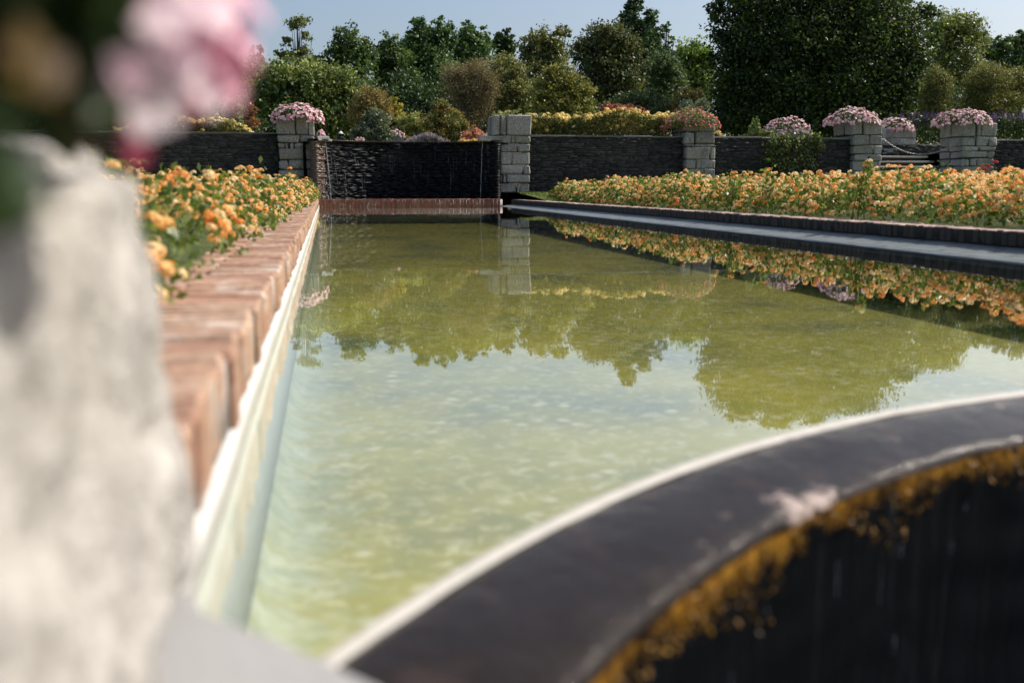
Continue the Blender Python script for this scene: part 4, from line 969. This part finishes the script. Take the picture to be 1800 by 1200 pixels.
tree('maple_tree', 'low orange and red tinged maple at the centre', 'tree', 42, [(778, 190, 18, 18), (765, 215, 24, 20), (795, 215, 28, 20), (780, 238, 34, 14), (815, 232, 22, 18)], (.04, .06, .015), (.24, .12, .04), 5, 4.2, True, mid=(.10, .10, .03))
tree('tamarisk_shrub', 'large bare twiggy brown shrub at the centre', 'shrub', 46, [(800, 132, 26, 22), (838, 128, 30, 26), (862, 150, 18, 30), (815, 160, 34, 30), (845, 178, 24, 34), (828, 205, 20, 36), (838, 235, 10, 20)], BR0, (0.19, 0.155, 0.085), 4, 1.9, True, aspect=.22, clump=.25, fill=.9, twigs=34)
tree('dogwood_shrub', 'mixed olive shrub between the twiggy shrub and the bare pillar', 'shrub', 48, [(885, 120, 30, 26), (900, 150, 32, 34), (880, 185, 30, 36), (918, 190, 26, 40)], OL0, (0.17, .165, .06), 5.5, 4.2, False)
tree('seedhead_shrub', 'pale seed heads showing just above the bare pillar', 'shrub', 36, [(885, 203, 16, 9), (905, 200, 16, 8), (922, 204, 12, 8)], (.10, .11, .04), (.30, .28, .14), 4, 3, False)
tree('hornbeam_shrub', 'round golden olive shrub right of the bare pillar', 'shrub', 44, [(985, 140, 32, 30), (965, 165, 36, 36), (1010, 165, 34, 32), (985, 195, 58, 36), (1025, 190, 24, 30)], (.035, .045, .012), (.22, .20, .05), 6, 4.8, True, mid=(.10, .10, .025))
tree('barberry_shrub', 'low dark red shrub above the yellow hedge', 'shrub', 38, [(1075, 190, 24, 10), (1100, 192, 26, 9), (1125, 197, 18, 7)], (.08, .025, .02), (.30, .12, .09), 4.5, 4.5, False)
tree('bay_shrub', 'dark shrub behind the low red shrub', 'shrub', 46, [(1120, 190, 50, 30), (1060, 200, 40, 24), (1175, 200, 36, 26)], DK0, (.06, .085, .03), 6, 5, False)
tree('mixed_shrub', 'brownish green shrub left of the red flower pillar', 'shrub', 44, [(1215, 170, 26, 22), (1225, 195, 26, 22), (1190, 195, 22, 20)], OL0, (.19, .14, .06), 5.5, 4, False)
tree('fir_shrub', 'small grey blue shrub above the red flowers', 'shrub', 36, [(1215, 190, 20, 14), (1235, 186, 12, 12)], (.04, .06, .04), (.13, .16, .11), 5, 4, False)
tree('pampas_shrub', 'feathery olive shrub right of the huge tree', 'shrub', 42, [(1648, 150, 24, 36), (1645, 185, 32, 34)], (.03, .04, .012), (.17, .16, .05), 5, 5, False, aspect=.3)
tree('pampas_shrub', 'wide feathery olive shrub at the right frame edge', 'shrub', 42, [(1735, 150, 46, 38), (1785, 155, 34, 40), (1740, 185, 60, 32), (1840, 160, 50, 44)], (.03, .04, .012), (.17, .16, .05), 5, 5, False, aspect=.3)
tree('rose_shrub', 'pinkish rounded shrub behind the right end of the lip', 'shrub', 39, [(832, 238, 18, 11), (822, 242, 14, 8)], (.10, .05, .03), (.42, .20, .16), 4, 4, False)
tree('hedge_mass', 'dark evergreen mass behind the huge tree', 'shrub', 54, [(1300, 190, 70, 60), (1420, 190, 90, 60), (1540, 190, 90, 60), (1640, 200, 70, 50)], DK0, DK1, 8, 4.5, False)
tree('laurel_hedge', 'dark laurel hedge low behind the centre shrubs', 'shrub', 56, [(520, 220, 60, 40), (620, 200, 60, 60), (720, 195, 60, 60), (820, 200, 60, 50), (920, 200, 60, 50), (1010, 200, 60, 40)], DK0, DK1, 8, 4.5, False)
tree('laurel_hedge', 'dark laurel hedge behind the left yellow hedge', 'shrub', 52, [(180, 190, 80, 60), (290, 200, 80, 50), (390, 205, 70, 45), (80, 180, 90, 70), (-60, 180, 100, 80)], DK0, DK1, 8, 4.5, False)

# ================================================================== PERSON BEYOND THE LIP
root_p = onY(599, 240, 46.0)
gp = 1.6; x, y = root_p[0], 46.0; top = onY(599, 232, 46.0)[2]; s = (top - gp) / 1.70
J = {'pel': (0, 0, .95), 'wa': (0, 0, 1.10), 'ch': (0, 0, 1.32), 'nk': (0, 0, 1.46), 'hd': (0, -.01, 1.55), 'ht': (0, -.01, 1.66),
     'sl': (-.19, 0, 1.38), 'el': (-.25, -.05, 1.12), 'hl': (-.16, -.22, 1.02), 'sr': (.19, 0, 1.38), 'er': (.25, -.05, 1.12), 'hr': (.16, -.22, 1.02),
     'kl': (-.10, 0, .50), 'al': (-.11, 0, .08), 'tl': (-.12, -.14, .03), 'kr': (.10, 0, .50), 'ar': (.11, 0, .08), 'tr': (.12, -.14, .03)}
RAD = {'pel': .14, 'wa': .13, 'ch': .15, 'nk': .055, 'hd': .09, 'ht': .08, 'sl': .07, 'el': .05, 'hl': .04, 'sr': .07, 'er': .05, 'hr': .04, 'kl': .065, 'al': .045, 'tl': .04, 'kr': .065, 'ar': .045, 'tr': .04}
ks = list(J); E_ = [('pel', 'wa'), ('wa', 'ch'), ('ch', 'nk'), ('nk', 'hd'), ('hd', 'ht'), ('ch', 'sl'), ('sl', 'el'), ('el', 'hl'), ('ch', 'sr'), ('sr', 'er'), ('er', 'hr'), ('pel', 'kl'), ('kl', 'al'), ('al', 'tl'), ('pel', 'kr'), ('kr', 'ar'), ('ar', 'tr')]
me = bpy.data.meshes.new('person'); me.from_pydata([J[k] for k in ks], [(ks.index(a), ks.index(b)) for a, b in E_], [])
po = bpy.data.objects.new('person', me); COL.objects.link(po); po.location = (x, y, gp); po.scale = (s, s, s)
md = po.modifiers.new('skin', 'SKIN'); sv = me.skin_vertices[0].data
for i, k in enumerate(ks): sv[i].radius = (RAD[k], RAD[k] * .8); sv[i].use_root = (k == 'pel')
po.modifiers.new('sub', 'SUBSURF').levels = 1; po.modifiers['sub'].render_levels = 1
m = Mat('dark_clothes'); m.col((.02, .02, .024)); m.rough(.8); me.materials.append(m.m)
tag(po, 'small distant person in dark clothes and pale hat beyond the waterfall lip', 'person')
mb = MB(); hp = [(x, y - .01*s, gp + s * z) for z in (1.60, 1.61, 1.64, 1.70, 1.735)]; mb.tube(hp, [.17*s, .17*s, .105*s, .09*s, .02*s], 12)
m = Mat('pale_hat'); m.col((.75, .72, .68)); m.rough(.8); h = mb.obj('hat', m.m, None, True); h.parent = po; h.matrix_parent_inverse = Matrix.LocRotScale(Vector((x, y, gp)), None, Vector((s, s, s))).inverted()

# ================================================================== PETUNIAS ON THE NEAR PILLAR
root = empty('petunia_plant', (-.5, .55, .52), 'blurred pink and white petunia plant spilling over the foreground pillar', 'petunias')
P = []
for k in range(2600):
    a = RNG.normal(size=3); a /= np.linalg.norm(a); r = random.random() ** .33
    P.append((-.50 + a[0] * r * .30, .50 + a[1] * r * .46, .60 + a[2] * r * .22))
for k in range(160): P.append((random.uniform(-.26, -.17), random.uniform(.40, .85), random.uniform(.535, .66)))
P = np.array(P); P = P[P[:, 2] > .53]
NL = leafmat((0.015, 0.032, 0.010), (0.11, 0.15, 0.03), .3, .45, 'near_petunia_leaves', (0.035, 0.065, 0.016))
tag(leaves('foliage', P, RNG.uniform(.03, .06, len(P)), np.clip(RNG.normal(.42, .22, len(P)), 0, 1), NL, root, .3, .6), kind='stuff')
WL = leafmat((0.07, 0.035, 0.02), (0.26, 0.17, 0.06), .3, .6, 'withered_leaves')
Pn = np.array([onY(random.uniform(-80, 205), random.uniform(-90, 190), random.uniform(.50, .85)) for _ in range(1500)] + [onY(random.uniform(-60, 60), random.uniform(150, 420), random.uniform(.30, .5)) for _ in range(10)] + [onY(random.uniform(170, 330), random.uniform(-60, 90), random.uniform(.75, .9)) for _ in range(250)])
tag(leaves('overhanging_foliage', Pn, RNG.uniform(.03, .05, len(Pn)), np.clip(RNG.normal(.35, .22, len(Pn)), 0, 1), NL, root, .3, .6), kind='stuff')
Pw = np.array([onY(px, py, Y) + RNG.normal(0, .006, 3) for px, py, Y, n in ((15, 60, .42, 2), (62, 130, .42, 2), (150, 250, .56, 3)) for _ in range(n)])
tag(leaves('withered_leaves', Pw, RNG.uniform(.018, .032, len(Pw)), RNG.random(len(Pw)), WL, root), kind='stuff')
def petunia(px, py, Y, r, col, face):
    c = Vector(onY(px, py, Y)); n = Vector(face).normalized(); u = n.orthogonal().normalized(); v = n.cross(u); NS = 30; VV = []; FF = []; TT = []
    rings = [(-1.0, .10), (-.55, .14), (-.12, .30), (.05, .62), (.06, .95)]
    for q, (d, rr) in enumerate(rings):
        for k in range(NS):
            w = 2*math.pi*k/NS; lobe = 1 + (.09 if q == 4 else .03 if q == 3 else 0) * math.cos(5*w); ruff = (.07 * math.sin(10*w + q) if q >= 3 else 0)
            VV.append(c + u * (math.cos(w)*rr*lobe*r) + v * (math.sin(w)*rr*lobe*r) + n * ((d + ruff) * r))
        if q:
            for k in range(NS): FF.append(((q-1)*NS+k, (q-1)*NS+(k+1) % NS, q*NS+(k+1) % NS, q*NS+k)); TT.append(col + (.0, -.25, -.08, .05, .0)[q] + random.uniform(-.05, .05))
    return quads('flower', [tuple(p) for p in VV], FF, NPINK, root, np.clip(TT, 0, 1), True)
NPINK = leafmat((0.62, 0.03, 0.13), (0.92, 0.80, 0.84), .5, .5, 'near_petunia_petals', (0.88, 0.46, 0.58))
for px, py, Y, r, col, face in [(300, 40, .60, .034, .95, (.9, -.5, .3)), (350, 105, .62, .032, .92, (.9, -.4, .2)), (262, 165, .58, .025, .98, (.8, -.7, -.1)), (395, 25, .64, .034, .60, (1, -.2, .5)), (398, 110, .64, .028, .52, (1, -.2, .1)),
        (330, -30, .60, .036, .9, (.8, -.5, .6)), (250, -20, .55, .03, .85, (.6, -.8, .5)), (415, -40, .66, .034, .6, (1, 0, .6)), (300, 125, .66, .03, .85, (.9, -.3, .0)), (372, 165, .68, .012, .25, (.7, -.3, -.7)),
        (232, 238, .68, .012, .22, (.8, -.4, -.6)), (246, 280, .70, .012, .10, (.8, -.3, -.6)), (225, 130, .50, .012, .7, (.5, -.8, 0)), (425, 125, .67, .012, .1, (1, -.2, -.3)), (430, 60, .66, .022, .55, (1, -.1, .2)), (300, 85, .61, .026, .92, (.7, -.7, .2)), (340, 180, .66, .012, .35, (.6, -.6, -.4)), (238, 258, .69, .012, .15, (.8, -.5, -.4))]:
    petunia(px, py, Y, r, col, face)
